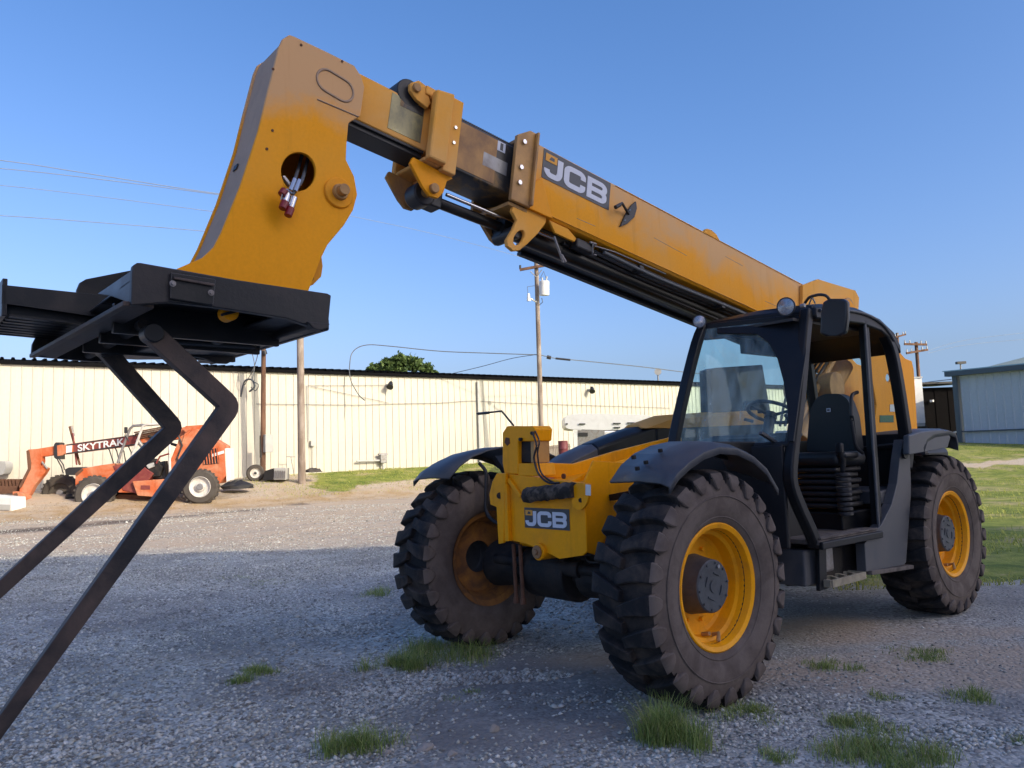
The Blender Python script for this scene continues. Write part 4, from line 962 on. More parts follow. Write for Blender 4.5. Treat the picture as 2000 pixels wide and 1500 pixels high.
# ---- boom frame: s along the boom (forwards), t up across it
BA = R(9.6); BO = Vector((-3.9, 0, 2.6)); BU = Vector((math.cos(BA), 0, math.sin(BA))); BV = Vector((-math.sin(BA), 0, math.cos(BA)))
BR = Matrix((tuple(BU), (0, 1, 0), tuple(BV))).transposed()
def bp(s, y, t): return BO+BU*s+BV*t+Y*y
def bbox(mb, s0, s1, y0, y1, t0, t1): return mb.box(bp((s0+s1)/2, (y0+y1)/2, (t0+t1)/2), (s1-s0, y1-y0, t1-t0), BR)
def bpris(mb, st, y0, y1): return mb.prism([bp(s, y0, t) for s, t in st], Y*(y1-y0))
def boxtube(mb, s0, s1, y0, y1, t0, t1, th=.012):
    """hollow box section open at the ends"""
    bbox(mb, s0, s1, y0, y1, t1-th, t1); bbox(mb, s0, s1, y0, y1, t0, t0+th)
    bbox(mb, s0+.001, s1-.001, y1-th, y1-.0005, t0+th+.0005, t1-th-.0005); bbox(mb, s0+.001, s1-.001, y0+.0005, y0+th, t0+th+.0005, t1-th-.0005)
    return mb
def boom():
    # outer section, a folded shell with softened edges
    b = MB(); r = .035
    def sec(y0, y1, t0, t1, r=.035):
        c = [Vector((0, y0, t0)), Vector((0, y1, t0)), Vector((0, y1, t1)), Vector((0, y0, t1))]
        return roundpath(c, r, 3, True)
    def shell(mb, s0, s1, y0, y1, t0, t1, r=.035, th=.014):
        o = sec(y0, y1, t0, t1, r); i_ = sec(y0+th, y1-th, t0+th, t1-th, max(r-th, .004))
        return mb.prism([bp(s0, p.y, p.z) for p in o], BU*(s1-s0), [[bp(s0, p.y, p.z) for p in i_]])
    B(shell(b, .35, 4.34, -.17, .20, -.34, .145), 'boom_outer', 'yellow_boom', 0, 30)
    b = MB(); bbox(b, 2.55, 4.25, .196, .203, -.338, -.28); 
    b = MB(); b.tube([bp(.4, .2005, -.318), bp(4.3, .2005, -.318)], .0035, 6); b.tube([bp(.4, .2005, .128), bp(3.55, .2005, .128)], .003, 6); B(b, 'weld_seam', 'yellow_dusty', 0, 60)
    for s0_, t0_, s1_, t1_ in ((3.1, -.12, 2.7, -.135), (2.2, .02, 1.95, .015), (1.6, -.2, 1.2, -.19), (3.9, -.25, 3.72, -.245)):
        b = MB(); b.tube([bp(s0_, .2004, t0_), bp(s1_, .2004, t1_)], .0016, 5); B(b, 'paint_scrape', 'steel', 0, 60)
    # boss with a raised ear on the top edge
    b = MB(); bpris(b, [(2.28, .13), (2.50, .13), (2.46, .175), (2.40, .185), (2.33, .17)], .165, .20); B(b, 'boom_ear', 'yellow_dusty', .004)
    # rear bracket
    b = MB(); bpris(b, [(1.05, .10), (.78, .24), (.60, .262), (.32, .30), (.06, .335), (-.02, .28), (0, .10), (.1, -.30), (.55, -.45), (1.05, -.36)], .205, .235)
    bpris(b, [(1.05, .10), (.78, .24), (.60, .262), (.32, .30), (.06, .335), (-.02, .28), (0, .10), (.1, -.30), (.55, -.45), (1.05, -.36)], -.205, -.175)
    B(b, 'boom_heel_plate', 'yellow_dusty', .006)
    b = MB(); bbox(b, .35, .60, -.17, .20, .15, .26); B(b, 'boom_heel_block', 'yellow', .02)
    b = MB(); b.cyl(bp(.22, -.24, .12), bp(.22, .26, .12), .09, n=20); B(b, 'boom_pivot_pin', 'rusty_yellow', .006, 40)
    # front collar of the outer section
    b = MB()
    bpris(b, [(4.34, -.345), (4.505, -.345), (4.505, .10), (4.40, .175), (4.34, .175)], .203, .232)
    bpris(b, [(4.34, -.345), (4.505, -.345), (4.505, .10), (4.40, .175), (4.34, .175)], -.205, -.175)
    bbox(b, 4.341, 4.40, -.175, .203, .147, .174); bbox(b, 4.341, 4.50, -.175, .203, -.372, -.346)
    bbox(b, 4.342, 4.36, .2325, .262, -.34, .172)
    B(b, 'boom_collar', 'rusty_yellow', .006)
    b = MB(); bpris(b, [(4.26, -.10), (4.34, -.17), (4.34, -.345), (4.14, -.345)], .201, .225); B(b, 'collar_gusset', 'yellow', .004)
    for s_, t_ in ((4.45, .07), (4.455, -.11), (4.455, -.215)):
        b = MB(); b.cyl(bp(s_, .232, t_), bp(s_, .247, t_), .016, n=6); B(b, 'collar_bolt', 'chrome', 0, 30)
    # middle section
    b = MB(); shell(b, 2.0, 4.93, -.125, .155, -.275, .062, .02); B(b, 'boom_middle', 'greasy', 0, 30)
    b = MB(); bbox(b, 4.60, 4.93, .1555, .158, -.255, .045); B(b, 'boom_middle_paint', 'rusty_yellow', 0)
    b = MB(); bbox(b, 4.505, 4.70, .1556, .1585, -.165, -.075); B(b, 'scuffed_label', 'steel', 0)
    b = MB()
    for i in range(30): bbox(b, 4.42+i*.0165, 4.431+i*.0165, .10, .135, .062, .084)
    bbox(b, 4.40, 4.92, .108, .127, .063, .076); B(b, 'extension_chain', 'trim', 0)
    b = MB(); bbox(b, 4.535, 4.60, .1555, .159, -.02, .045); bd = B(b, 'number_label', 'letter', 0)
    b = MB(); bbox(b, 4.555, 4.578, .1592, .1605, -.012, .037); B(b, 'numeral_one', 'decal', 0)
    # front collar of the middle section
    b = MB(); shell(b, 4.915, 5.005, -.165, .195, -.335, .15, .01, .02); B(b, 'boom_collar', 'yellow_dusty', .004)
    b = MB()
    ro = [(5.006, -.315), (5.13, -.315), (5.135, .12), (5.006, .145)]
    bpris(b, ro, .18, .235); bpris(b, ro, -.205, -.15); bbox(b, 5.007, 5.13, -.15, .18, .09, .12); bbox(b, 5.007, 5.13, -.15, .18, -.315, -.29)
    B(b, 'collar_channel', 'yellow_dusty', .014)
    for t_ in (-.04, -.14):
        b = MB(); b.cyl(bp(4.955, .196, t_), bp(4.955, .205, t_), .011, n=6); B(b, 'collar_bolt', 'chrome', 0, 30)
    # chain sheave bracket on top
    b = MB(); bpris(b, [(5.12, .06), (5.17, .155), (5.22, .165), (5.275, .12), (5.27, .075), (5.22, .04), (5.14, .02)], .13, .16)
    bpris(b, [(5.00, .15), (5.17, .155), (5.17, .10), (5.00, .10)], .10, .17)
    B(b, 'sheave_bracket', 'yellow_dusty', .006)
    b = MB(); b.cyl(bp(5.235, .155, .105), bp(5.235, .18, .105), .026, n=14); B(b, 'sheave_pin', 'rusty_yellow', .003, 40)
    b = MB(); b.cyl(bp(5.25, -.02, .085), bp(5.25, .12, .085), .085, n=22); B(b, 'chain_sheave', 'trim', .006, 40)
    # inner section
    b = MB(); shell(b, 3.2, 5.72, -.095, .115, -.225, .055, .015); B(b, 'boom_inner', 'yellow_dusty', 0, 30)
    b = MB(); bbox(b, 5.135, 5.36, .1155, .118, -.19, .035); B(b, 'grease_patch', 'glossy_wear', 0)
    b = MB(); bbox(b, 5.14, 5.30, .1182, .1195, -.02, .034); B(b, 'dark_grease_smear', 'greasy', 0)
    b = MB(); bbox(b, 5.1, 5.68, -.075, .095, -.27, -.226); bbox(b, 5.1, 5.66, .097, .112, -.245, -.2255); B(b, 'wear_pad_rail', 'trim', .004)
    # hanging cylinder bracket below the middle collar
    pl = [(5.19, -.316), (5.205, -.36), (5.10, -.47), (5.05, -.505), (4.99, -.50), (4.955, -.45), (4.94, -.37), (4.90, -.335)]
    b = MB(); bpris(b, pl, .13, .155); B(b, 'cylinder_bracket', 'yellow', .005)
    b = MB(); bpris(b, pl, -.14, -.115); B(b, 'cylinder_bracket', 'rusty_yellow', .005)
    b = MB(); b.cyl(bp(5.03, -.15, -.455), bp(5.03, .18, -.455), .03, n=16); B(b, 'cylinder_pin', 'rusty_yellow', .004, 40)
    b = MB(); b.cyl(bp(5.03, -.05, -.455), bp(5.03, .07, -.455), .075, n=20); bbox(b, 4.90, 5.04, -.045, .065, -.51, -.40); B(b, 'cylinder_eye', 'trim', .01, 40)
    b = MB(); b.cyl(bp(4.95, .015, -.455), bp(4.35, .015, -.44), .034, n=18); B(b, 'cylinder_rod', 'black', 0, 60)
    b = MB(); b.cyl(bp(4.4, .015, -.44), bp(1.2, .015, -.415), .058, n=20); b.cyl(bp(4.42, .015, -.44), bp(4.3, .015, -.44), .068, n=20); B(b, 'extension_cylinder', 'black', 0, 40)
    b = MB(); b.cyl(bp(4.9, .10, -.425), bp(4.0, .10, -.41), .012, n=8); B(b, 'steel_pipe', 'chrome', 0, 60)
    # hooked bracket plates under the collar
    def plate_hole(pts, hc, hr, tilt, y0, th, nm, mat):
        hole = []
        for i in range(16):
            a_ = 2*math.pi*i/16; x_ = hr[0]*math.cos(a_); y_ = hr[1]*math.sin(a_)
            hole.append(at(hc[0]+x_*math.cos(tilt)-y_*math.sin(tilt), hc[1]+x_*math.sin(tilt)+y_*math.cos(tilt), 'y', y0))
        b = MB(); b.prism(poly(pts, 'y', y0), -Y*th, [hole]); B(b, nm, mat, .006)
    plate_hole([(1003, 399), (1068, 423), (1066, 436), (1052, 455), (1031, 476), (1015, 489), (1003, 490), (991, 480), (990, 468), (1002, 448), (1010, 430), (1000, 412)], (1014, 464), (9, 16), .5, .20, .03, 'hook_bracket', 'yellow_dusty')
    plate_hole([(948, 408), (985, 400), (1020, 402), (1022, 428), (1006, 450), (995, 467), (984, 477), (972, 478), (960, 467), (950, 450), (943, 438), (946, 420)], (976, 462), (9, 6), -.5, -.06, .03, 'hook_bracket', 'rusty_yellow')
    b = MB(); b.prism([at(946, 412, 'y', -.05), at(1003, 398, 'y', .17), at(1020, 404, 'y', .17), at(1000, 418, 'y', -.05)], (0, 0, -.02)); B(b, 'bracket_bridge', 'yellow', .004)
    b = MB(); b.cyl(at(1012, 452, 'y', .17), at(1012, 452, 'y', .17)-Y*.22, .045, n=16); B(b, 'bracket_spacer', 'trim', .004, 40)
    # underside tray, hoses and pipes
    b = MB(); bbox(b, 1.0, 4.12, -.165, .06, -.475, -.345); B(b, 'hose_tray', 'black', .01)
    b = MB(); bbox(b, 1.0, 4.10, -.166, -.12, -.50, -.4755); B(b, 'tray_lip', 'trim', .004)
    for k, (yy, tt, rr, s0, s1) in enumerate(((.10, -.375, .016, 1.2, 3.62), (.145, -.36, .011, 1.2, 3.60), (.165, -.385, .013, 1.3, 3.58), (.075, -.40, .016, 1.2, 3.9))):
        b = MB(); b.tube(smooth_path([bp(s1, yy, tt), bp((s0+s1)/2+.5, yy, tt-.012), bp((s0+s1)/2-.5, yy+.006, tt+.006), bp(s0, yy, tt)]), rr, 8); B(b, 'boom_hose', 'trim' if k % 2 else 'wiredark', 0, 60)
    b = MB(); b.tube([at(1152, 473, 'y', .175), at(1164, 477, 'y', .175)], .009); b.tube([at(1158, 475, 'y', .175), at(1158, 497, 'y', .175), at(1164, 499, 'y', .175)], .009); b.tube([at(1160, 480, 'y', .17), at(1200, 492, 'y', .17), at(1300, 535, 'y', .17)], .006); B(b, 'hose_clamp', 'steel', 0, 50)
    b = MB(); b.box(at(1137, 482, 'y', .13), (.17, .07, .07), BR); B(b, 'valve_block', 'trim', .012)
    b = MB()
    for px, py in ((1245, 527), (1405, 598)): b.box(at(px, py, 'y', .13), (.05, .09, .05), BR)
    B(b, 'pipe_clamp', 'trim', .006)
    b = MB(); b.tube([at(1082, 462, 'y', .21), at(1100, 512, 'y', .21)], .008); b.tube([at(1096, 498, 'y', .21), at(1104, 512, 'y', .21)], .012); B(b, 'gas_strut', 'steel', 0, 50)
    b = MB(); b.prism(poly([(1073, 430), (1110, 447), (1126, 466), (1122, 472), (1085, 455)], 'y', .195), -Y*.02); B(b, 'chin_plate', 'yellow_dusty', .003)
    # hose exit flap on the boom side
    fl = poly([(1239, 394), (1241, 408), (1236, 425), (1222, 438), (1208, 444), (1214, 430), (1222, 414), (1230, 402)], 'y', .201)
    b = MB(); b.prism(fl, Y*.018); B(b, 'boom_side_flap', 'trim', .004)
    b = MB(); b.tube([at(1204, 403, 'y', .26), at(1215, 397, 'y', .26), at(1228, 418, 'y', .22)], .010); b.cyl(at(1202, 405, 'y', .26), at(1211, 400, 'y', .26), .014); B(b, 'flap_lever', 'trim', 0, 40)
    b = MB(); b.cyl(at(1231, 410, 'y', .219), at(1231, 410, 'y', .226), .008, n=8); b.cyl(at(1221, 430, 'y', .219), at(1221, 430, 'y', .226), .008, n=8); B(b, 'flap_bolt', 'chrome', 0, 40)
boom()

# ---- block letters
def letter_strokes(ch):
    if ch == 'J': return [[(.62, 1.0), (.62, .30), (.52, .11), (.16, .11), (.05, .24), (.05, .36)]], .24, .74
    if ch == 'C': return [[(.88, .62), (.88, .80), (.76, .89), (.24, .89), (.12, .78), (.12, .22), (.24, .11), (.76, .11), (.88, .20), (.88, .38)]], .24, 1.0
    return [[(.12, .0), (.12, 1.0)], [(.02, .89), (.72, .89), (.86, .80), (.86, .62), (.76, .51), (.02, .51)], [(.70, .505), (.86, .42), (.86, .20), (.74, .11), (.02, .11)]], .225, 1.0
def stroke_mesh(mb, pts, w, fn, lift):
    P = roundpath([Vector((x, y, 0)) for x, y in pts], .12, 3); k = len(P); L = []; Rr = []
    for i in range(k):
        d0 = (P[i]-P[i-1]).normalized() if i else None; d1 = (P[i+1]-P[i]).normalized() if i < k-1 else None
        t = (d0+d1).normalized() if d0 and d1 else (d0 or d1); sc = 1/max(.6, t.dot(d1 or d0))
        n = Vector((-t.y, t.x, 0))*(w/2*sc); L.append(P[i]+n); Rr.append(P[i]-n)
    vs = [fn(p.x, p.y, 0) for p in L]+[fn(p.x, p.y, 0) for p in Rr]+[fn(p.x, p.y, lift) for p in L]+[fn(p.x, p.y, lift) for p in Rr]
    fs = []
    for i in range(k-1):
        fs += [(i, i+1, k+i+1, k+i), (2*k+i, 2*k+i+1, 3*k+i+1, 3*k+i), (i, i+1, 2*k+i+1, 2*k+i), (k+i, k+i+1, 3*k+i+1, 3*k+i)]
    fs += [(0, k, 3*k, 2*k), (k-1, 2*k-1, 4*k-1, 3*k-1)]
    mb.add(vs, fs)
def logo(name, O, U, V, Nn, w, h, w_letters, y0=.10, y1=.84):
    """dark panel w x h with white block letters J C B and a small yellow square"""
    b = MB(); b.prism([O, O+U*w, O+U*w+V*h, O+V*h], Nn*.003)
    pan = B(b, name, 'decal', 0)
    x = .045*w; H = h*(y1-y0); tot = .74+1.0+1.0+.20
    sc = (w*.93)/tot
    for ch in 'JCB':
        st, sw, adv = letter_strokes(ch); b = MB()
        for n_, p in enumerate(st):
            stroke_mesh(b, p, sw, lambda a, c, l, x=x: O+U*(x+a*sc)+V*(h*y0+c*H)+Nn*(.0032+l), .0020+.0004*n_)
        B(b, 'letter_'+ch.lower(), 'letter', 0, parent=pan); x += (adv+.07)*sc
    q = w*.16; b = MB(); p = O+U*(w*.03)+V*(h*.62); b.prism([p, p+U*q, p+U*q+V*h*.26, p+V*h*.26], Nn*.0062); sq = B(b, 'yellow_emblem', 'yellow_dusty', 0, parent=pan)
    b = MB(); p = O+U*(w*.03+q*.3)+V*(h*.69); b.prism([p, p+U*q*.45, p+U*q*.45+V*h*.10, p+U*q*.15+V*h*.13], Nn*.0072); B(b, 'emblem_mark', 'decal', 0, parent=pan)
logo('boom_logo_panel', bp(4.25, .2005, -.083), -BU, BV, Y, .648, .207, 0)

# ---- boom head (gooseneck)
def head():
    ol = [(565, 68), (552, 76), (545, 92), (524, 175), (505, 255), (470, 362), (432, 455), (418, 482), (396, 503), (345, 525), (338, 545), (600, 575), (612, 545), (628, 503), (640, 478), (672, 440), (690, 410), (698, 380), (692, 345), (676, 312), (677, 285), (681, 240), (704, 226), (712, 170), (705, 148), (692, 128), (640, 102), (577, 72)]
    near = poly(ol, 'y', .205); far = mirror_y(near, -.15)
    hole = [at(583+34*math.cos(a), 335+38*math.sin(a), 'y', .205) for a in [2*math.pi*i/26 for i in range(26)]]
    b = MB(); b.prism(near, -Y*.022, [hole]); B(b, 'head_side_plate', 'yellow_head', .004)
    b = MB(); b.prism(far, Y*.022); B(b, 'head_side_plate', 'yellow_head', .004)
    # front skin between the plates
    b = MB(); idx = list(range(24, 28))+list(range(0, 10)); pts = [near[i] for i in idx]
    ce = Vector((1.9, 0, 2.9)); vs = []
    for p in pts:
        inn = (Vector((ce.x, 0, p.z))-Vector((p.x, 0, p.z))); inn = inn.normalized()*.012 if inn.length > 1e-4 else Vector((-.01, 0, 0))
        vs += [Vector((p.x, .1825, p.z))+inn, Vector((p.x, -.1275, p.z))+inn]
    vs2 = [v+Vector((-.012, 0, -.004)) for v in vs]; n = len(pts); fs = []
    for i in range(n-1):
        fs += [(2*i, 2*i+2, 2*i+3, 2*i+1), (2*n+2*i, 2*n+2*i+2, 2*n+2*i+3, 2*n+2*i+1)]
    b.add(vs+vs2, fs); B(b, 'head_front_plate', 'dusty_skin', 0)
    b = MB(); vs = []
    for i in range(10, 22):
        p = near[i % len(near)]; vs += [Vector((p.x+.01, .1825, p.z)), Vector((p.x+.01, -.1275, p.z))]
    b.add(vs, [(2*i, 2*i+2, 2*i+3, 2*i+1) for i in range(len(vs)//2-1)]); B(b, 'head_rear_plate', 'rusty_yellow', 0)
    # pressed slot and fold line
    c1 = at(640, 158, 'y', .206); c2 = at(670, 176, 'y', .206); ax_ = (c2-c1).normalized(); an0 = math.atan2(ax_.z, ax_.x); rs = .062
    sl = [c2+Vector((math.cos(an0+t_), 0, math.sin(an0+t_)))*rs for t_ in np.linspace(-math.pi/2, math.pi/2, 10)]+[c1+Vector((math.cos(an0+t_), 0, math.sin(an0+t_)))*rs for t_ in np.linspace(math.pi/2, 1.5*math.pi, 10)]
    b = MB(); b.tube(sl+[sl[0]], .007, 6, up=(0, 1, 0)); B(b, 'slot_rim', 'dusty_skin', 0, 60)
    b = MB(); b.tube([at(620, 194, 'y', .206), at(700, 228, 'y', .206)], .0045, 6); B(b, 'fold_seam', 'dusty_skin', 0, 60)
    # pin with boss
    c = at(661, 377, 'y', .205)
    b = MB(); b.cyl(c, c+Y*.014, .085, .080, n=32); B(b, 'pin_boss', 'yellow', .003, 40)
    b = MB(); b.cyl(c+Y*.0145, c+Y*.035, .045, .040, n=24); b.cyl(c+Y*.03, c+Y*.075, .030, n=24); B(b, 'head_pin', 'rusty_yellow', .003, 40)
    for p in ((532, 255), (521, 291), (588, 88), (533, 135), (668, 120)):
        b = MB(); q = at(*p, 'y', .2055); b.cyl(q, q+Y*.004, .007, n=8); B(b, 'small_bolt', 'rust', 0, 40)
    # oblong opening in the front face
    b = MB(); q = Vector((2.242, -.02, 2.93)); b.box(q, (.006, .05, .03), Matrix.Rotation(R(-16), 3, 'Y')); B(b, 'front_slot', 'trim', 0)
    # hoses, couplers, caps
    b = MB()
    for o_ in (0, .045): b.tube(smooth_path([at(590+o_*300, 300, 'y', .02), at(584+o_*300, 325, 'y', .10), at(575+o_*330, 352, 'y', .20), at(566+o_*300, 368, 'y', .235), at(560+o_*250, 380, 'y', .245)]), .0095, 8)
    B(b, 'hydraulic_hose', 'wiredark', 0, 60)
    b = MB()
    for (x0, y0, x1, y1) in ((575, 350, 566, 372), (584, 352, 576, 374)): b.cyl(at(x0, y0, 'y', .225), at(x1, y1, 'y', .25), .012, n=8)
    for (x0, y0, x1, y1) in ((562, 376, 555, 398), (574, 386, 566, 410)): b.cyl(at(x0, y0, 'y', .262), at(x1, y1, 'y', .268), .018, n=10)
    b.tube([at(549, 390, 'y', .27), at(552, 378, 'y', .28), at(560, 370, 'y', .28), at(570, 378, 'y', .28)], .005)
    B(b, 'steel_coupler', 'chrome', 0, 40)
    for (x0, y0, x1, y1) in ((557, 394, 551, 408), (568, 406, 562, 422), (556, 372, 549, 380)):
        b = MB(); b.cyl(at(x0, y0, 'y', .268), at(x1, y1, 'y', .272), .021, .019, n=12); B(b, 'dust_cap', 'redcap', .003, 40)
    b = MB(); b.prism(poly([(549, 346), (553, 345), (572, 368), (568, 371)], 'y', .15), Y*.02); B(b, 'hose_plate', 'white', 0)
    # lower lug of the tilt linkage
    lug = poly([(628, 497), (631, 520), (628, 540), (612, 556), (598, 562), (575, 553), (596, 522), (615, 500)], 'y', .10)
    b = MB(); b.prism(lug, -Y*.03); B(b, 'carriage_lug', 'yellow', .005)
    c = at(601, 541, 'y', .10); b = MB(); b.cyl(c, c+Y*.012, .030, n=18); B(b, 'lug_pin', 'axle', .003, 40)
    c = at(448, 611, 'y', .50); b = MB(); b.cyl(c-Y*.05, c+Y*.02, .036, n=20); B(b, 'lower_pivot_tube', 'yellow', .004, 40)
    c2 = at(448, 611, 'y', .523); b = MB(); b.box(c2, (.075, .008, .012), Matrix.Rotation(R(20), 3, 'Y')); B(b, 'keeper_bar', 'trim', 0)
head()

# ---- fork carriage
def carriage():
    FC = MB()
    near = poly([(256, 596), (258, 530), (260, 518), (268, 513), (275, 513), (460, 546), (640, 573), (647, 577), (641, 640), (630, 644), (614, 640), (560, 622), (500, 612), (420, 600), (330, 590)], 'y', .62)
    FC.prism(near, -Y*.035); car = B(FC, 'fork_carriage', 'carriage', .004)
    def C(mb, name, mat='carriage', bev=.004, smooth=None, **k): return mb.build(name, mat, car, bev=bev, smooth=smooth, **k)
    b = MB(); b.prism(poly([(332, 533), (420, 546), (415, 598), (330, 584)], 'y', .622), Y*.012); C(b, 'bolted_pad', 'black')
    b = MB(); b.prism(poly([(338, 541), (418, 555), (416, 560), (338, 546)], 'y', .635), Y*.012); C(b, 'pad_rib', 'carriage_dirty', .003)
    for x, y in ((337, 554), (412, 572)):
        b = MB(); p = at(x, y, 'y', .634); b.cyl(p, p+Y*.012, .008, n=6); b.cyl(p, p+Y*.004, .013, n=12); C(b, 'pad_bolt', 'steel', 0, 30)
    # front angle bar along the width
    A0 = at(256, 593, 'y', .58); A1 = at(72, 694, 'y', -.78)
    b = MB(); b.tube([A0+Vector((.02, .02, -.005)), A1+Vector((.02, 0, -.005))], 0, sq=(.028, .02)); d = (A1-A0)
    b.prism([A0, A1, A1+Vector((-.085, 0, -.012)), A0+Vector((-.085, 0, -.012))], (0, 0, .02)); C(b, 'front_angle_bar', 'carriage_dirty')
    # reflective gusset
    b = MB(); b.prism([at(257, 528, 'x', 2.86), at(255, 592, 'x', 2.86), at(215, 578, 'x', 2.86), at(190, 574, 'x', 2.86)], (-.012, 0, 0)); C(b, 'gusset_plate', 'fender', .002)
    # rear bar and lugs
    R0 = Vector((2.09, .60, 2.035)); R1 = Vector((2.13, -.78, 2.035))
    b = MB(); b.tube([R0, R1], 0, sq=(.11, .06)); C(b, 'rear_bar', 'carriage', .01)
    b = MB(); b.prism(poly([(600, 628), (645, 632), (640, 641), (628, 645), (612, 641)], 'y', .64), -Y*.06); C(b, 'rear_lug')
    b = MB(); b.prism(poly([(330, 690), (400, 645), (452, 680), (460, 690), (457, 703), (445, 710), (420, 709), (400, 700)], 'y', -.30), -Y*.03); C(b, 'rear_lug')
    b = MB(); b.prism([Vector((2.065, .60, 2.0)), Vector((2.065, .60, 2.17)), Vector((2.10, -.78, 2.25)), Vector((2.10, -.78, 2.0))], (.015, 0, 0)); C(b, 'rear_wall_plate')
    b = MB(); b.prism([Vector((2.08, .59, 2.04)), Vector((2.08, -.30, 2.04)), Vector((2.42, -.30, 2.0)), Vector((2.30, .20, 2.05)), Vector((2.26, .59, 2.06))], (0, 0, .012)); C(b, 'sloped_web')
    # middle bars running fore and aft
    for yy, zz in ((.22, 2.04), (-.02, 2.03), (-.36, 2.03)):
        b = MB(); b.tube([Vector((2.12, yy, zz)), Vector((2.86, yy, zz+.01))], 0, sq=(.03, .13)); C(b, 'web_plate', 'black')
    b = MB(); b.prism([Vector((2.10, .60, 2.13)), Vector((2.10, .10, 2.13)), Vector((2.86, .02, 2.15)), Vector((2.86, .60, 2.15))], (0, 0, .012)); C(b, 'cover_plate')
    b = MB(); b.prism([Vector((2.18, .10, 2.128)), Vector((2.18, -.78, 2.128)), Vector((2.86, -.78, 2.148)), Vector((2.86, .02, 2.148))], (0, 0, .012)); C(b, 'cover_plate')
    # belly plate seen below, boxed
    b = MB(); b.prism([Vector((2.16, .05, 1.985)), Vector((2.16, -.40, 1.985)), Vector((2.55, -.62, 1.985)), Vector((2.66, -.62, 1.985)), Vector((2.60, .05, 1.985))], (0, 0, .14)); C(b, 'belly_box', 'carriage', .01)
    b = MB(); b.cyl((2.36, .10, 2.04), (2.36, -.55, 2.04), .05, n=20); C(b, 'tilt_cylinder', 'black', 0, 40)
    # fork shaft
    b = MB(); b.cyl((2.755, .30, 2.02), (2.755, -.76, 2.02), .024, n=18); C(b, 'fork_shaft', 'axle', 0, 60)
    # far side plates
    b = MB(); b.prism(poly([(150, 600), (150, 566), (156, 552), (168, 545), (255, 528), (330, 540), (420, 560), (430, 640), (330, 660), (200, 640)], 'y', -.55), -Y*.03); C(b, 'side_plate')
    b = MB(); b.prism(poly([(63, 672), (61, 690), (70, 696), (180, 706), (200, 706), (222, 690), (330, 640), (420, 640), (420, 600), (230, 560), (100, 600)], 'y', -.78), -Y*.03); C(b, 'side_plate')
    # load guard bars along the left
    b = MB(); b.prism(poly([(4, 556), (150, 571), (260, 583), (262, 630), (130, 610), (3, 592)], 'y', -.22), -Y*.02); C(b, 'guard_panel')
    for k in range(7):
        yy = -.27-.078*k; z0 = 2.115
        b = MB(); b.prism([Vector((3.19, yy, z0-.02)), Vector((2.80, yy, z0-.03)), Vector((2.80, yy, z0+.11)), Vector((3.19, yy, z0+.12))], -Y*.022); C(b, 'guard_bar', 'carriage', .003)
    b = MB(); b.prism([Vector((3.19, -.22, 2.10)), Vector((3.21, -.22, 2.10)), Vector((3.21, -.22, 2.27)), Vector((3.19, -.22, 2.27))], -Y*.60); C(b, 'guard_end')
    b = MB(); b.prism([Vector((2.82, -.22, 2.085)), Vector((3.18, -.22, 2.10)), Vector((3.18, -.78, 2.10)), Vector((2.82, -.78, 2.085))], (0, 0, .01)); C(b, 'guard_floor', 'black', 0)
    b = MB(); b.tube([at(184, 655, 'y', -.3), at(250, 668, 'y', -.2)], .008); C(b, 'keeper_rod', 'rust', 0, 50)
    # two hanging forks
    for yy, top, heel, ext, nm in ((.40, (296, 652), (449, 793), 1.85, 'fork'), (-.42, (205, 683), (341, 836), 1.85, 'fork')):
        p0 = at(*top, 'y', yy); p1 = at(*heel, 'y', yy)
        dirb = (at(0, 1418, 'y', .40)-at(449, 793, 'y', .40)).normalized() if yy > 0 else (at(0, 1150, 'y', -.42)-at(341, 836, 'y', -.42)).normalized()
        p2 = p1+dirb*ext
        pts = roundpath([p0, p1, p2-dirb*1.2], .035, 4)+[p2-dirb*.6, p2-dirb*.02]; tps = [1.0]*(len(pts)-3)+[.86, .70, .50]
        b = MB(); vs = []; b.tube(pts, 0, sq=(.082, .058), up=(0, 1, 0), tp=tps); f = C(b, nm, 'carriage_dirty', .007, seg=2)
        b = MB(); b.cyl(p0-Y*.043, p0+Y*.043, .041, n=22); b.build('fork_eye', 'axle', f, bev=.005, smooth=40) if False else C(b, 'fork_eye', 'carriage', .005, 40)
carriage()

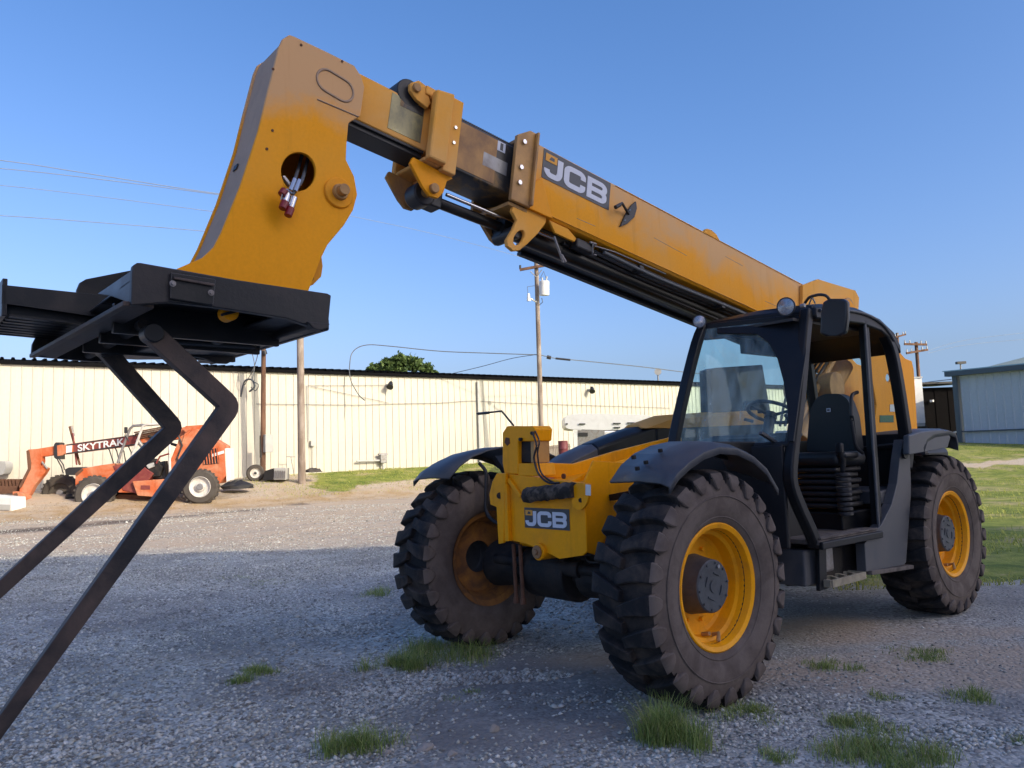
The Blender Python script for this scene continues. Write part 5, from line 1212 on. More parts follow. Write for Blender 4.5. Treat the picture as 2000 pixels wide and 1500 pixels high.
# ---- chassis and front plate
def chassis():
    X0 = .27
    f = lambda pts, x=X0: [at(px, py, 'x', x) for px, py in pts]
    b = MB(); b.prism(f([(990, 925), (1150, 945), (1143, 985), (1146, 1078), (1138, 1085), (1092, 1092), (1060, 1076), (1025, 1062), (1000, 1056), (985, 1058)]), (-.02, 0, 0)); B(b, 'front_plate', 'yellow_clean', .006)
    # side cheeks of the nose
    b = MB(); b.prism([at(x, y, 'y', .41) for x, y in ((1143, 940), (1160, 900), (1245, 905), (1248, 950), (1235, 985), (1213, 1000), (1190, 1035), (1166, 1084), (1150, 1080))], -Y*.02); B(b, 'side_cheek', 'yellow_clean', .006)
    b = MB(); b.prism([Vector((X0-.001, -.37, .83)), Vector((X0-.001, -.37, 1.28)), Vector((-.5, -.37, 1.30)), Vector((-.5, -.37, .85))], Y*.02); B(b, 'side_cheek', 'yellow_clean', .006)
    # main frame body behind
    b = MB(); b.box((-1.35, .02, .98), (3.0, .72, .40)); B(b, 'main_frame', 'yellow_clean', .02)
    b = MB(); b.box((-3.35, 0, .95), (1.3, .9, .5)); B(b, 'rear_frame', 'yellow', .02)
    b = MB(); b.prism([Vector((X0-.02, .40, 1.20)), Vector((X0-.02, -.36, 1.23)), Vector((-.9, -.36, 1.38)), Vector((-.9, .40, 1.34))], (0, 0, -.02)); B(b, 'top_deck', 'yellow_clean', .004)
    b = MB(); b.tube([at(1055, 918, 'x', .15), at(1120, 920, 'x', -.1), at(1200, 895, 'x', -.5), at(1330, 862, 'x', -1.1)], 0, sq=(.03, .10)); B(b, 'deck_ridge', 'yellow_clean', .006)
    b = MB(); b.prism([at(1105, 945, 'x', .2), at(1150, 945, 'x', .2), at(1245, 915, 'x', -.35), at(1340, 880, 'x', -.9), at(1330, 862, 'x', -.95), at(1160, 915, 'x', .0)], (0, 0, -.02)); B(b, 'sloping_deck', 'yellow_clean', .004)
    # left flange with rounded corner and its diagonal web
    b = MB(); b.prism(f([(975, 924), (993, 924), (990, 980), (988, 1060), (978, 1062), (974, 990), (962, 985), (960, 965), (966, 940)], X0+.012), (.022, 0, 0)); B(b, 'left_flange', 'yellow_clean', .005)
    b = MB(); b.cyl(at(976, 968, 'x', X0+.034), at(976, 968, 'x', X0+.038), .022, n=16); B(b, 'tie_hole', 'axle', 0, 40)
    b = MB(); b.prism([at(990, 935, 'x', X0+.002), at(998, 934, 'x', X0+.002), at(1022, 968, 'x', X0+.002), at(1018, 972, 'x', X0+.002)], (.018, 0, 0)); B(b, 'diagonal_rib', 'yellow_clean', .003)
    b = MB(); b.prism(f([(989, 945), (996, 945), (1000, 1056), (992, 1057)], X0+.001), (.03, 0, 0)); B(b, 'upright_rib', 'yellow_clean', .003)
    # right lug
    b = MB(); b.prism(roundpath(f([(1120, 955), (1130, 942), (1148, 943), (1156, 960), (1150, 985), (1138, 998), (1122, 990)], X0+.03), .03, 3, True), (.02, 0, 0)); B(b, 'right_lug', 'yellow_clean', .004)
    b = MB(); b.cyl(at(1134, 977, 'x', X0+.0505), at(1134, 977, 'x', X0+.054), .014, n=14); B(b, 'lug_hole', 'axle', 0, 40)
    b = MB(); b.prism(f([(1144, 946), (1154, 947), (1154, 968), (1144, 967)], X0+.055), (.002, 0, 0)); B(b, 'paper_tag', 'white', 0)
    # grimy bark like rubber bumper
    b = MB(); P = [at(x, y, 'x', X0+.045) for x, y in ((1026, 968), (1050, 965), (1075, 962), (1100, 959), (1122, 957))]
    vs = []; n = 12; rr = random.Random(4); fs = []; PP = smooth_path(P, 4)
    for i, p in enumerate(PP):
        for j in range(n):
            a = 2*math.pi*j/n; k = 1+rr.uniform(-.14, .14); vs.append(p+Vector((math.cos(a)*.04*k, 0, math.sin(a)*.048*k)))
    for i in range(len(PP)-1): fs += [(i*n+j, i*n+(j+1) % n, (i+1)*n+(j+1) % n, (i+1)*n+j) for j in range(n)]
    fs += [tuple(range(n)), tuple((len(PP)-1)*n+j for j in range(n))]
    b.add(vs, fs); B(b, 'worn_bumper_block', 'log', 0, 60)
    # lower pivot boss
    c = at(1057, 1077, 'x', X0); b = MB(); b.cyl(c-Vector((.25, 0, 0)), c+Vector((.03, 0, 0)), .055, n=24); B(b, 'axle_pivot_tube', 'yellow_clean', .004, 40)
    b = MB(); b.cyl(c+Vector((.031, 0, 0)), c+Vector((.045, 0, 0)), .042, n=20); b.cyl(c+Vector((.045, 0, 0)), c+Vector((.06, 0, 0)), .02, n=6); B(b, 'pivot_cap', 'rusty_yellow', .003, 40)
    # levelling tower
    b = MB(); b.prism(f([(990, 832), (1040, 832), (1045, 838), (1043, 862), (1012, 862), (1012, 905), (1012, 926), (985, 926), (981, 905), (981, 845)], X0+.0), (-.16, 0, 0)); B(b, 'tower', 'yellow_clean', .008)
    b = MB(); b.prism(f([(1012, 905), (1048, 905), (1052, 930), (1012, 930)], X0), (-.16, 0, 0)); B(b, 'tower_foot', 'yellow_clean', .006)
    b = MB(); b.prism(f([(1013, 860), (1042, 858), (1041, 904), (1014, 904)], X0-.03), (-.08, 0, 0)); B(b, 'tower_valve', 'axle', .006)
    b = MB(); b.prism(f([(1036, 858), (1043, 858), (1043, 904), (1037, 904)], X0-.01), (-.14, 0, 0)); B(b, 'tower_web', 'rusty_yellow', .003)
    b = MB(); c = at(991, 862, 'x', X0+.001); b.cyl(c, c+Vector((.003, 0, 0)), .032, .030, n=5); B(b, 'worn_emblem', 'rust', 0)
    for x, y in ((1019, 858), (1042, 846)):
        b = MB(); c = at(x, y, 'x', X0); b.cyl(c, c+Vector((.02, 0, 0)), .012, n=8); B(b, 'tower_bolt', 'axle', 0, 40)
    b = MB(); b.tube(smooth_path([at(1040, 845, 'x', X0+.02), at(1048, 870, 'x', X0+.03), at(1043, 895, 'x', X0+.03), at(1052, 925, 'x', X0+.02), at(1070, 942, 'x', X0+.02), at(1092, 943, 'x', X0+.02)]), .007, 6)
    b.tube(smooth_path([at(1045, 842, 'x', X0+.0), at(1053, 862, 'x', X0+.01), at(1050, 888, 'x', X0+.02), at(1058, 925, 'x', X0+.0), at(1085, 945, 'x', X0+.01)]), .006, 6); B(b, 'tower_hose', 'trim', 0, 60)
    b = MB(); b.tube([at(932, 808, 'x', X0-.03), at(980, 803, 'x', X0-.03), at(1003, 831, 'x', X0-.03)], .007, 8); b.tube([at(934, 808, 'x', X0-.03), at(955, 806, 'x', X0-.03)], .010, 8); B(b, 'indicator_rod', 'trim', 0, 50)
    b = MB(); c = at(1102, 930, 'x', .1); b.cyl(c, c+Vector((.01, 0, 0)), .018, n=12); B(b, 'deck_bolt', 'rust', 0, 40)
    # axle and running gear
    b = MB(); b.cyl((0, -.80, HZ-.02), (0, .84, HZ-.02), .10, n=22); b.cyl((0, .20, HZ-.02), (0, .46, HZ-.02), .15, .13, n=22); b.cyl((0, .44, HZ-.02), (0, .74, HZ-.02), .14, .17, n=22); b.cyl((0, -.30, HZ-.02), (0, .12, HZ-.02), .19, n=24)
    b.cyl((0, -.74, HZ-.02), (0, -.44, HZ-.02), .17, .13, n=22); b.cyl((-.05, 0, HZ-.02), (-1.5, 0, HZ+.1), .05, n=14); B(b, 'front_axle', 'axle', .01, 40)
    b = MB(); b.cyl((-WB, -.84, HZ-.02), (-WB, .84, HZ-.02), .12, n=22); b.cyl((-WB, .44, HZ-.02), (-WB, .76, HZ-.02), .15, .18, n=22); b.cyl((-WB, -.3, HZ-.02), (-WB, .2, HZ-.02), .20, n=22); B(b, 'rear_axle', 'axle', .01, 40)
    b = MB(); b.cyl((.13, -.62, HZ+.03), (.13, .55, HZ+.03), .035, n=14); b.cyl((.13, -.2, HZ+.03), (.13, .25, HZ+.03), .055, n=16); B(b, 'steering_cylinder', 'axle', .004, 40)
    for yy in (-.335, -.265):
        b = MB(); b.cyl((.2, yy, .80), (.19, yy-.0, .42), .014, n=8); b.cyl((.19, yy, .44), (.19, yy, .40), .022, n=8); B(b, 'hanging_pin', 'rust', 0, 40)
    b = MB(); b.box((-.15, .05, .74), (.5, .66, .16)); b.box((-1.0, .05, .72), (1.5, .5, .25)); B(b, 'axle_cradle', 'axle', .02)
    b = MB(); b.box((-2.1, .1, .64), (1.7, .85, .34)); B(b, 'belly_pan', 'axle', .03)
    b = MB()
    for yy, zz in ((-.1, .84), (.12, .86), (.2, .82)): b.tube(smooth_path([Vector((.05, yy, zz)), Vector((.12, yy+.12, zz-.1)), Vector((.02, yy+.3, zz-.06))]), .010, 6)
    B(b, 'axle_hose', 'trim', 0, 60)
    # tow hook under the plate
    # hood, right side of the machine
    nose = [(-.12, 1.285), (-.30, 1.36), (-.62, 1.475), (-.62, 1.24), (-.30, 1.265)]
    b = MB(); sec = lambda x, zt, w0, w1, zb: [Vector((x, -.26, zb)), Vector((x, -.26, zt-.04)), Vector((x, -.32, zt)), Vector((x, -.44 if x > -1.6 else -.66, zt)), Vector((x, -.52 if x > -1.6 else -.74, zt-.05)), Vector((x, -.52 if x > -1.6 else -.74, zb))]
    def loft(secs, mb):
        k = len(secs[0]); vs = [v for s_ in secs for v in s_]; fs = []
        for i in range(len(secs)-1): fs += [(i*k+j, i*k+(j+1) % k, (i+1)*k+(j+1) % k, (i+1)*k+j) for j in range(k)]
        fs += [tuple(range(k)), tuple((len(secs)-1)*k+j for j in range(k))]
        return mb.add(vs, fs)
    b = loft([sec(-.14, 1.30, 0, 0, 1.24), sec(-.34, 1.395, 0, 0, 1.27), sec(-.60, 1.475, 0, 0, 1.33)], MB()); B(b, 'hood_nose', 'fender', .015, 35)
    b = loft([sec(-.605, 1.478, 0, 0, 1.30), sec(-.9, 1.555, 0, 0, 1.37), sec(-1.30, 1.640, 0, 0, 1.46)], MB()); B(b, 'hood_middle', 'cab', .015, 35)
    b = loft([sec(-1.305, 1.642, 0, 0, 1.30), sec(-1.9, 1.70, 0, 0, 1.30), sec(-2.9, 1.72, 0, 0, 1.0)], MB()); B(b, 'hood_side', 'cab', .015, 35)
    b = loft([[p+Vector((0, (.004 if p.y > -.3 else 0), .006)) for p in sec(-1.15, 1.620, 0, 0, 1.585)], [p+Vector((0, .004, .006)) for p in sec(-1.5, 1.70, 0, 0, 1.585)], [p+Vector((0, .004, .006)) for p in sec(-2.9, 1.77, 0, 0, 1.62)]], MB()); B(b, 'hood_top', 'yellow_dusty', .012, 35)
    b = loft([sec(-.10, 1.262, 0, 0, .80), sec(-.60, 1.318, 0, 0, .80), sec(-1.3, 1.45, 0, 0, .80), sec(-2.9, 1.45, 0, 0, .80)], MB()); B(b, 'hood_base', 'yellow_clean', .012, 35)
    b = MB(); b.prism(poly([(1388, 722), (1400, 718), (1490, 712), (1510, 830), (1392, 832)], 'y', -.30), -Y*.13); B(b, 'exhaust_box', 'cab', .03)
    # rear tower that carries the boom
    for yy, nm in ((.30, 'yellow'), (-.22, 'yellow_dusty')):
        pts = [Vector((p.x, yy, p.z)) for p in poly([(1612, 596), (1660, 585), (1700, 640), (1740, 668), (1768, 700), (1781, 705), (1785, 722), (1796, 905), (1700, 905), (1712, 790), (1700, 720), (1672, 684)], 'y', .30)]
        hole = [Vector((p.x, yy, p.z)) for p in [at(1736+6*math.cos(a), 738+9*math.sin(a), 'y', .30) for a in [2*math.pi*i/16 for i in range(16)]]]
        b = MB(); b.prism(pts, -Y*.03, [hole]); B(b, 'tower_plate', nm, .005)
    b = MB(); b.prism(poly([(1718, 811), (1745, 811), (1745, 825), (1718, 825)], 'y', .302), Y*.003); B(b, 'green_sticker', 'green', 0)
    b = MB(); b.prism(poly([(1738, 790), (1752, 790), (1752, 804), (1738, 804)], 'y', .302), Y*.003); B(b, 'white_sticker', 'letter', 0)
    c = Vector((-4.0, 0, 2.05)); b = MB(); b.cyl(Vector((-2.95, .06, 1.45)), Vector((-3.9, .06, 2.2)), .09, n=18); B(b, 'lift_cylinder', 'rusty_yellow', .006, 40)
    b = MB(); b.cyl((-3.3, -.2, 1.95), (-3.3, .28, 1.95), .14, n=24); b.tube([Vector((-2.7, .15, 1.55)), Vector((-3.1, .16, 1.9)), Vector((-3.6, .15, 2.3))], .03); B(b, 'lift_pivot', 'rusty_yellow', .006, 40)
    b = MB(); b.box((-4.25, -.0, 1.05), (.55, 1.5, .6)); B(b, 'counterweight', 'cab', .05)
    b = MB()
    for k in range(5): b.tube(smooth_path([Vector((-2.9, -.1+.05*k, 1.6)), Vector((-3.1, -.1+.06*k, 1.95)), Vector((-3.5, -.08+.05*k, 2.25))]), .014, 6)
    B(b, 'pivot_hose', 'trim', 0, 60)
chassis()
x0 = at(1026, 1030, 'x', .2705); x1 = at(1113.5, 1036.5, 'x', .2705); x2 = at(1025, 991, 'x', .2705)
U_ = (x1-x0).normalized(); V_ = (x2-x0).normalized()
V_ = (V_-U_*V_.dot(U_)).normalized()
logo('front_logo_panel', x0, U_, V_, Vector((1, 0, 0)), (x1-x0).length, (x2-x0).length, 0)

# ---- wheels
def make_wheel():
    """wheel centred on the origin of its own root, outer side towards +y"""
    rim = MB(); oy = .17
    prof = [(oy, .353), (oy+.006, .345), (oy-.004, .322), (oy-.03, .312), (oy-.075, .306), (oy-.085, .285), (oy-.15, .278), (oy-.165, .262), (oy-.172, .20), (oy-.172, .12), (oy-.19, .12), (oy-.19, .262), (oy-.22, .27), (-oy+.08, .275), (-oy+.05, .30), (-oy+.02, .312), (-oy, .345), (-oy-.006, .353), (-oy+.01, .345), (-oy+.045, .315), (0, .30), (oy-.06, .325), (oy-.02, .335)]
    rim.lathe((0, 0, 0), Y, prof, 56, closed=True)
    root = rim.build('wheel', 'yellow_rim', None, smooth=35, kind='tmp'); del root['kind']; root.location = (0, 0, 0)
    ty = MB()
    tp = [(.155, .335), (.165, .352), (.185, .368), (.205, .43), (.21, .49), (.2, .555), (.185, .59), (.14, .605), (.06, .61), (0, .612)]
    tp = tp+[(-a, b) for a, b in reversed(tp[:-1])]; tp += [(-.13, .31), (.13, .31)]
    ty.lathe((0, 0, 0), Y, tp, 72, closed=True); nb = len(ty.f)
    # two rows of chunky lugs, wrapping over the shoulder onto the sidewall
    NL = 24; lug_faces0 = nb
    for sd_ in (1, -1):
        for i in range(NL):
            th0 = 2*math.pi*(i+(.5 if sd_ < 0 else 0))/NL
            j_ = random.Random(i*7+sd_).uniform(-.004, .004); st = [(-.012, .650, .0, .048), (.05, .655+j_, .035, .056), (.11, .655+j_, .062, .066), (.165, .648+j_, .078, .078), (.198, .630, .084, .086), (.2165, .598, .086, .080), (.2180, .560, .086, .058), (.2150, .535, .086, .024)]
            vs = []
            for (yy, rt, dth, hw) in st:
                rb = rt-.06 if yy < .2 else rt; yb = yy if yy < .2 else yy-.03
                for q_, (rr_, y2) in (((1), (rt, yy)), ((0), (rb, yb))):
                    for sg in (-1, 1):
                        hh = hw*(1.0 if q_ else 1.12); a = th0+dth+sg*hh
                        vs.append(Vector((math.cos(a)*rr_, sd_*y2, math.sin(a)*rr_)))
            k = len(st); fs = []
            for j in range(k-1):
                a = 4*j; c = 4*(j+1)
                fs += [(a, a+1, c+1, c), (a+2, a, c, c+2), (a+1, a+3, c+3, c+1)]
            fs += [(0, 1, 3, 2), (4*k-4, 4*k-3, 4*k-1, 4*k-2)]
            ty.add(vs, fs)
    # moulded sidewall rings
    tyre = ty.build('tyre', 'rubber', root, smooth=38)
    tyre.data.materials.append(M['sidewall'])
    for p in tyre.data.polygons:
        c = p.center; r = math.hypot(c.x, c.z)
        if abs(c.y) > .15 and r > .33 and (abs(c.y) > .196 or r < .595): p.material_index = 1
    bv = tyre.modifiers.new('bevel', 'BEVEL'); bv.width = .006; bv.segments = 1; bv.limit_method = 'ANGLE'; bv.angle_limit = R(50)
    for r_ in (.50, .385):
        b = MB(); ring = [Vector((math.cos(2*math.pi*i/72)*r_, .2115 if r_ > .45 else .192, math.sin(2*math.pi*i/72)*r_)) for i in range(72)]
        vs = []; n = 6
        for i, p in enumerate(ring):
            o_ = Vector((p.x, 0, p.z)).normalized()
            for j in range(n): a = 2*math.pi*j/n; vs.append(p+o_*(math.cos(a)*.004)+Y*(math.sin(a)*.003))
        b.add(vs, [(i*n+j, i*n+(j+1) % n, ((i+1) % 72)*n+(j+1) % n, ((i+1) % 72)*n+j) for i in range(72) for j in range(n)])
        b.build('sidewall_bead', 'sidewall', root, smooth=60)
    b = MB(); b.lathe((0, 0, 0), Y, [(-.02, .175), (.01, .165), (.09, .150), (.128, .146), (.135, .138), (.135, 0)], 36)
    hub = b.build('hub', 'hub', root, smooth=40)
    b = MB()
    for i in range(4):
        a = 2*math.pi*i/4+.5; p = Vector((math.cos(a)*.07, .135, math.sin(a)*.07)); d = Vector((-math.sin(a), 0, math.cos(a)))
        b.tube([p-d*.025, p+d*.008+p*.02, p+d*.03], 0, sq=(.010, .008))
    b.cyl((.0, .134, 0), (.0, .141, 0), .035, n=16)
    b.build('hub_casting', 'hub', root, smooth=40)['kind'] = 'stuff'; b = MB()
    for i in range(10):
        a = 2*math.pi*i/10; b.cyl((math.cos(a)*.128, .134, math.sin(a)*.128), (math.cos(a)*.128, .142, math.sin(a)*.128), .007, n=6)
    b.build('hub_bolts', 'hub', root, smooth=40)['kind'] = 'stuff'
    b = MB(); b.cyl((-.055, .13, .10), (-.055, .146, .10), .012, n=6); b.build('hub_plug', 'chrome', root, smooth=30)
    b = MB(); 
    for i in range(10):
        a = 2*math.pi*i/10+.2; b.cyl((math.cos(a)*.205, -.003, math.sin(a)*.205), (math.cos(a)*.205, .020, math.sin(a)*.205), .012, n=6)
    b.build('wheel_nuts', 'yellow_rim', root, smooth=30)['kind'] = 'stuff'
    b = MB(); b.tube([Vector((.04, .05, -.268)), Vector((.04, .10, -.258))], .012, 8); b.tube([Vector((.0, .09, -.275)), Vector((.0, .13, -.262)), Vector((.02, .14, -.30))], .012, 8); b.build('valve_stem', 'rusty_yellow', root, smooth=50)
    return root
W = make_wheel()
def place_wheel(o, x, y, rot, turn=0, label=None):
    o.parent = T; o.location = (x, y, HZ+.004); o.rotation_euler = (0, rot, math.pi if y < 0 else 0)
    if label: o['label'] = label
wheels = [(0, TR, .1, 'near front wheel with yellow rim'), (0, -TR, .9, 'far front wheel seen from its dark inner side'), (-WB, TR, .25, 'rear wheel with yellow rim'), (-WB, -TR, 2.3, None)]
for i, (x, y, rt, lb) in enumerate(wheels):
    o = W if i == 0 else copy_tree(W); place_wheel(o, x, y, rt, label=lb)
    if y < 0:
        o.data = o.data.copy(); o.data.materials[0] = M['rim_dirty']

# ---- fenders
def fender(prof_o, prof_i, yo, yi, name='fender'):
    k = len(prof_o); vs = []
    for (xo, zo), (xi, zi) in zip(prof_o, prof_i):
        ym = (yo+yi)/2
        row = [(xo, yo, zo-.035), (xo, yo, zo), (xo*.8+xi*.2, yo*.85+yi*.15, zo*.85+zi*.15+.015), ((xo+xi)/2, ym, (zo+zi)/2+.018), (xi, yi, zi)]
        vs += [Vector(r_) for r_ in row]
    fs = [(i*5+j, i*5+j+1, (i+1)*5+j+1, (i+1)*5+j) for i in range(k-1) for j in range(4)]
    b = MB(); b.add(vs, fs); o = B(b, name, 'fender', 0, 40)
    s_ = o.modifiers.new('thick', 'SOLIDIFY'); s_.thickness = .012; s_.offset = 0
    return o
po = [(.43, 1.215), (.36, 1.28), (.25, 1.338), (.12, 1.385), (-.03, 1.412), (-.20, 1.400), (-.36, 1.350), (-.49, 1.275), (-.60, 1.15)]
pi_ = [(.40, 1.235), (.30, 1.325), (.18, 1.39), (.03, 1.432), (-.15, 1.455), (-.33, 1.455), (-.50, 1.43), (-.66, 1.37), (-.75, 1.27)]
fender(po, pi_, 1.225, .78); 
b = MB()
for k, (x, y) in enumerate(((1238, 893), (1262, 903), (1245, 915), (1290, 880), (1302, 893), (1315, 882))):
    p = at(x, y, 'y', 1.0); b.cyl(p-Vector((0, 0, .01)), p+Vector((.003, 0, .010)), .014, n=8)
B(b, 'fender_bolts', 'axle', .002, 40)['kind'] = 'stuff'
fo = [(x, z+.02) for x, z in po]; fi_ = [(x, z+.02) for x, z in pi_]
f2 = fender([(x, z) for x, z in fo], fi_, -1.225, -.80)
b = MB(); b.tube(roundpath([Vector((.12, -.80, 1.36)), Vector((.10, -.74, 1.30)), Vector((.12, -.74, .98)), Vector((.10, -.60, .90)), Vector((.0, -.42, 1.05))], .06, 3), .014, 8); B(b, 'fender_stay', 'trim', 0, 60)
b = MB(); b.tube([Vector((-.1, -.80, 1.40)), Vector((-.1, -.55, 1.15)), Vector((-.1, -.38, 1.05))], 0, sq=(.04, .16), up=(1, 0, 0)); B(b, 'fender_bracket', 'cab', .004)
b = MB(); b.tube([Vector((.0, .80, 1.38)), Vector((.0, .60, 1.15)), Vector((.0, .42, 1.12))], 0, sq=(.04, .06), up=(1, 0, 0)); B(b, 'fender_bracket', 'cab', .004)
rp = [(-2.72, 1.36), (-2.80, 1.44), (-2.95, 1.475), (-3.25, 1.49), (-3.38, 1.47), (-3.42, 1.40), (-3.42, 1.33)]
fender(rp, [(x-.02, z+.02) for x, z in rp], 1.23, .75)
b = MB(); b.prism(poly([(1776, 850), (1800, 842), (1843, 838), (1858, 853), (1852, 874), (1800, 884), (1776, 888)], 'y', 1.235), -Y*.05); B(b, 'fender_skirt', 'fender', .012)
fender([(-2.9, 1.33), (-3.1, 1.42), (-3.4, 1.42), (-3.6, 1.36)], [(-2.9, 1.34), (-3.1, 1.43), (-3.4, 1.43), (-3.6, 1.37)], -1.23, -.75)

# ---- cab
def cab():
    YN, YF = 1.08, .33
    n = lambda px, py, y=YN: at(px, py, 'y', y)
    # front near pillar: swept box following the photo line, y drifts out a little
    C0 = MB(); path = [Vector((-1.40, YN-.02, 2.36)), Vector((-1.30, YN-.01, 2.10)), Vector((-1.17, YN, 1.72)), Vector((-1.06, YN, 1.42)), Vector((-1.00, YN, 1.20)), Vector((-1.06, YN, 1.05)), Vector((-1.19, YN, .86)), Vector((-1.27, YN, .735))]
    C0.tube(smooth_path(path, 3), 0, sq=(.075, .075), up=(0, 1, 0)); cabo = B(C0, 'cab', 'cab', .014, 40)
    def C(mb, name, mat='cab', bev=.008, smooth=None, **k): return mb.build(name, mat, cabo, bev=bev, smooth=smooth, **k)
    b = MB(); b.tube(smooth_path([Vector((-1.20, YF, 2.34)), Vector((-1.10, YF, 2.20)), Vector((-.93, YF, 1.85)), Vector((-.78, YF, 1.50)), Vector((-.76, YF, 1.38))], 3), 0, sq=(.055, .075), up=(0, 1, 0)); C(b, 'front_pillar')
    # roof slab with header and side rail
    top = [Vector((-1.18, YF-.04, 2.37)), Vector((-1.42, YN+.03, 2.385)), Vector((-1.9, YN+.05, 2.425)), Vector((-2.35, YN+.04, 2.40)), Vector((-2.66, YN+.02, 2.29)), Vector((-2.72, YF, 2.29)), Vector((-2.3, YF-.04, 2.42)), Vector((-1.7, YF-.04, 2.42))]
    b = MB()
    secs = []
    for x, zc, zb in ((-1.20, 2.355, 2.31), (-1.35, 2.40, 2.29), (-1.7, 2.435, 2.30), (-2.1, 2.445, 2.31), (-2.4, 2.405, 2.28), (-2.62, 2.32, 2.20), (-2.72, 2.22, 2.12)):
        k = max(0, 1-abs(x+1.2)/.22)
        yn = YN+.045 ; xo = x-.20*k
        secs.append([Vector((x, YF-.045, zb)), Vector((x, YF-.045, zc-.02)), Vector((x, YF+.0, zc)), Vector(((x+xo)/2, (YF+YN)/2, zc+.015)), Vector((xo, yn-.06, zc)), Vector((xo, yn, zc-.035)), Vector((xo, yn, zb))])
    kk = 7; vs = [v for s_ in secs for v in s_]; fs = []
    for i in range(len(secs)-1): fs += [(i*kk+j, i*kk+(j+1) % kk, (i+1)*kk+(j+1) % kk, (i+1)*kk+j) for j in range(kk)]
    fs += [tuple(range(kk)), tuple((len(secs)-1)*kk+j for j in range(kk))]
    b.add(vs, fs); C(b, 'roof', 'cab', .01, 35)
    b = MB(); b.tube(smooth_path([Vector((-1.45, YN+.05, 2.35)), Vector((-1.8, YN+.052, 2.385)), Vector((-2.15, YN+.052, 2.385)), Vector((-2.42, YN+.05, 2.33)), Vector((-2.6, YN+.045, 2.22))], 4), .012, 8); C(b, 'roof_gutter', 'fender', 0, 60)
    b = MB(); b.tube([Vector((-1.19, YF, 2.29)), Vector((-1.40, YN, 2.27))], 0, sq=(.05, .12)); C(b, 'header')
    # door pillar and rear pillar
    b = MB(); b.tube([Vector((-2.20, YN, 2.37)), Vector((-2.185, YN, 1.6)), Vector((-2.165, YN, .76))], 0, sq=(.07, .055), up=(0, 1, 0)); C(b, 'door_pillar')
    b = MB(); b.tube([Vector((-2.145, YN+.035, 2.35)), Vector((-2.13, YN+.035, 1.6)), Vector((-2.115, YN+.035, .79))], 0, sq=(.025, .02), up=(0, 1, 0)); C(b, 'door_seal', 'fender')
    b = MB(); b.tube(smooth_path([Vector((-2.50, YN, 2.30)), Vector((-2.62, YN, 2.18)), Vector((-2.69, YN, 1.98)), Vector((-2.75, YN, 1.65)), Vector((-2.78, YN, 1.36)), Vector((-2.72, YN, 1.2))], 3), 0, sq=(.085, .085), up=(0, 1, 0)); C(b, 'rear_pillar', 'cab', .014, 40)
    b = MB(); b.tube([Vector((-2.68, YF, 2.28)), Vector((-2.76, YF, 1.70)), Vector((-2.76, YF, 1.1))], 0, sq=(.06, .08), up=(0, 1, 0)); C(b, 'rear_pillar')
    b = MB(); b.tube([Vector((-2.77, YF, 1.42)), Vector((-2.77, YN, 1.42))], 0, sq=(.06, .12)); b.box((-2.78, (YN+YF)/2, 1.05), (.03, YN-YF, .75)); C(b, 'rear_wall')
    # curved dark corners around the rear window
    for (ya, yb_) in ((YN-.04, YN-.20),):
        b = MB(); b.prism([Vector((-2.72, ya, 2.26)), Vector((-2.72, yb_, 2.26)), Vector((-2.72, ya-.04, 2.19)), Vector((-2.72, ya, 2.10))], (-.02, 0, 0)); C(b, 'window_corner', 'cab', .003)
    # big side panel below the rear pillar with the swept inner edge
    pn = [(1763, 858), (1776, 868), (1778, 900), (1780, 960), (1770, 1098), (1765, 1104), (1692, 1117), (1689, 1062), (1700, 1048), (1722, 1024), (1742, 985), (1752, 945), (1757, 900)]
    b = MB(); b.prism([at(x, y, 'y', YN+.05) for x, y in pn], -Y*.07); C(b, 'side_panel', 'fender', .012)
    b = MB(); c = at(1765, 885, 'y', YN+.055); b.cyl(c, c+Y*.018, .045, n=20); b.cyl(c+Y*.018, c+Y*.024, .02, n=12); C(b, 'panel_hinge', 'cab', .004, 40)
    b = MB(); b.tube([at(1690, 1118, 'y', YN+.02), at(1772, 1106, 'y', YN+.02)], 0, sq=(.10, .03)); C(b, 'panel_skirt', 'deck', .004)
    b = MB(); b.prism([at(x, y, 'y', YN-.02) for x, y in ((1720, 960), (1750, 950), (1748, 975), (1722, 985))], -Y*.5); C(b, 'battery_shelf', 'fender')
    b = MB(); b.prism([at(x, y, 'y', YN-.35) for x, y in ((1718, 850), (1760, 850), (1765, 1050), (1700, 1060))], -Y*.02); C(b, 'inner_rear_wall', 'cab')
    # door lower frame edge running from the front pillar down, sill and floor
    b = MB(); b.prism([Vector((-1.22, YN+.05, .775)), Vector((-2.05, YN+.05, .775)), Vector((-2.16, YN+.02, .78)), Vector((-2.16, YF, .78)), Vector((-1.22, YF, .78))], (0, 0, -.03)); C(b, 'cab_floor', 'deck', .004)
    for k in range(3):
        b = MB(); b.tube([Vector((-1.24, YN+.045-.035*k, .785)), Vector((-2.06, YN+.045-.035*k, .785))], 0, sq=(.018, .012)); C(b, 'sill_tread', 'deck', .003)
    b = MB(); b.tube([Vector((-1.22, YN+.06, .742)), Vector((-2.1, YN+.06, .742))], 0, sq=(.03, .05)); C(b, 'sill_edge', 'cab')
    # front wall below the windscreen and the wheel arch cover
    fw = [(1395, 862), (1500, 862), (1545, 905), (1562, 950), (1575, 1000), (1600, 1062), (1600, 1145), (1540, 1145), (1530, 1010), (1480, 930), (1430, 900), (1370, 885)]
    b = MB(); b.prism([at(x, y, 'y', .86) for x, y in fw], -Y*.03); C(b, 'arch_cover', 'cab', .01)
    b = MB(); b.prism([Vector((-.72, YF, 1.40)), Vector((-.98, YN-.03, 1.42)), Vector((-.98, YN-.03, .74)), Vector((-.72, YF, .74))], (-.03, 0, 0)); C(b, 'front_wall', 'cab', .01)
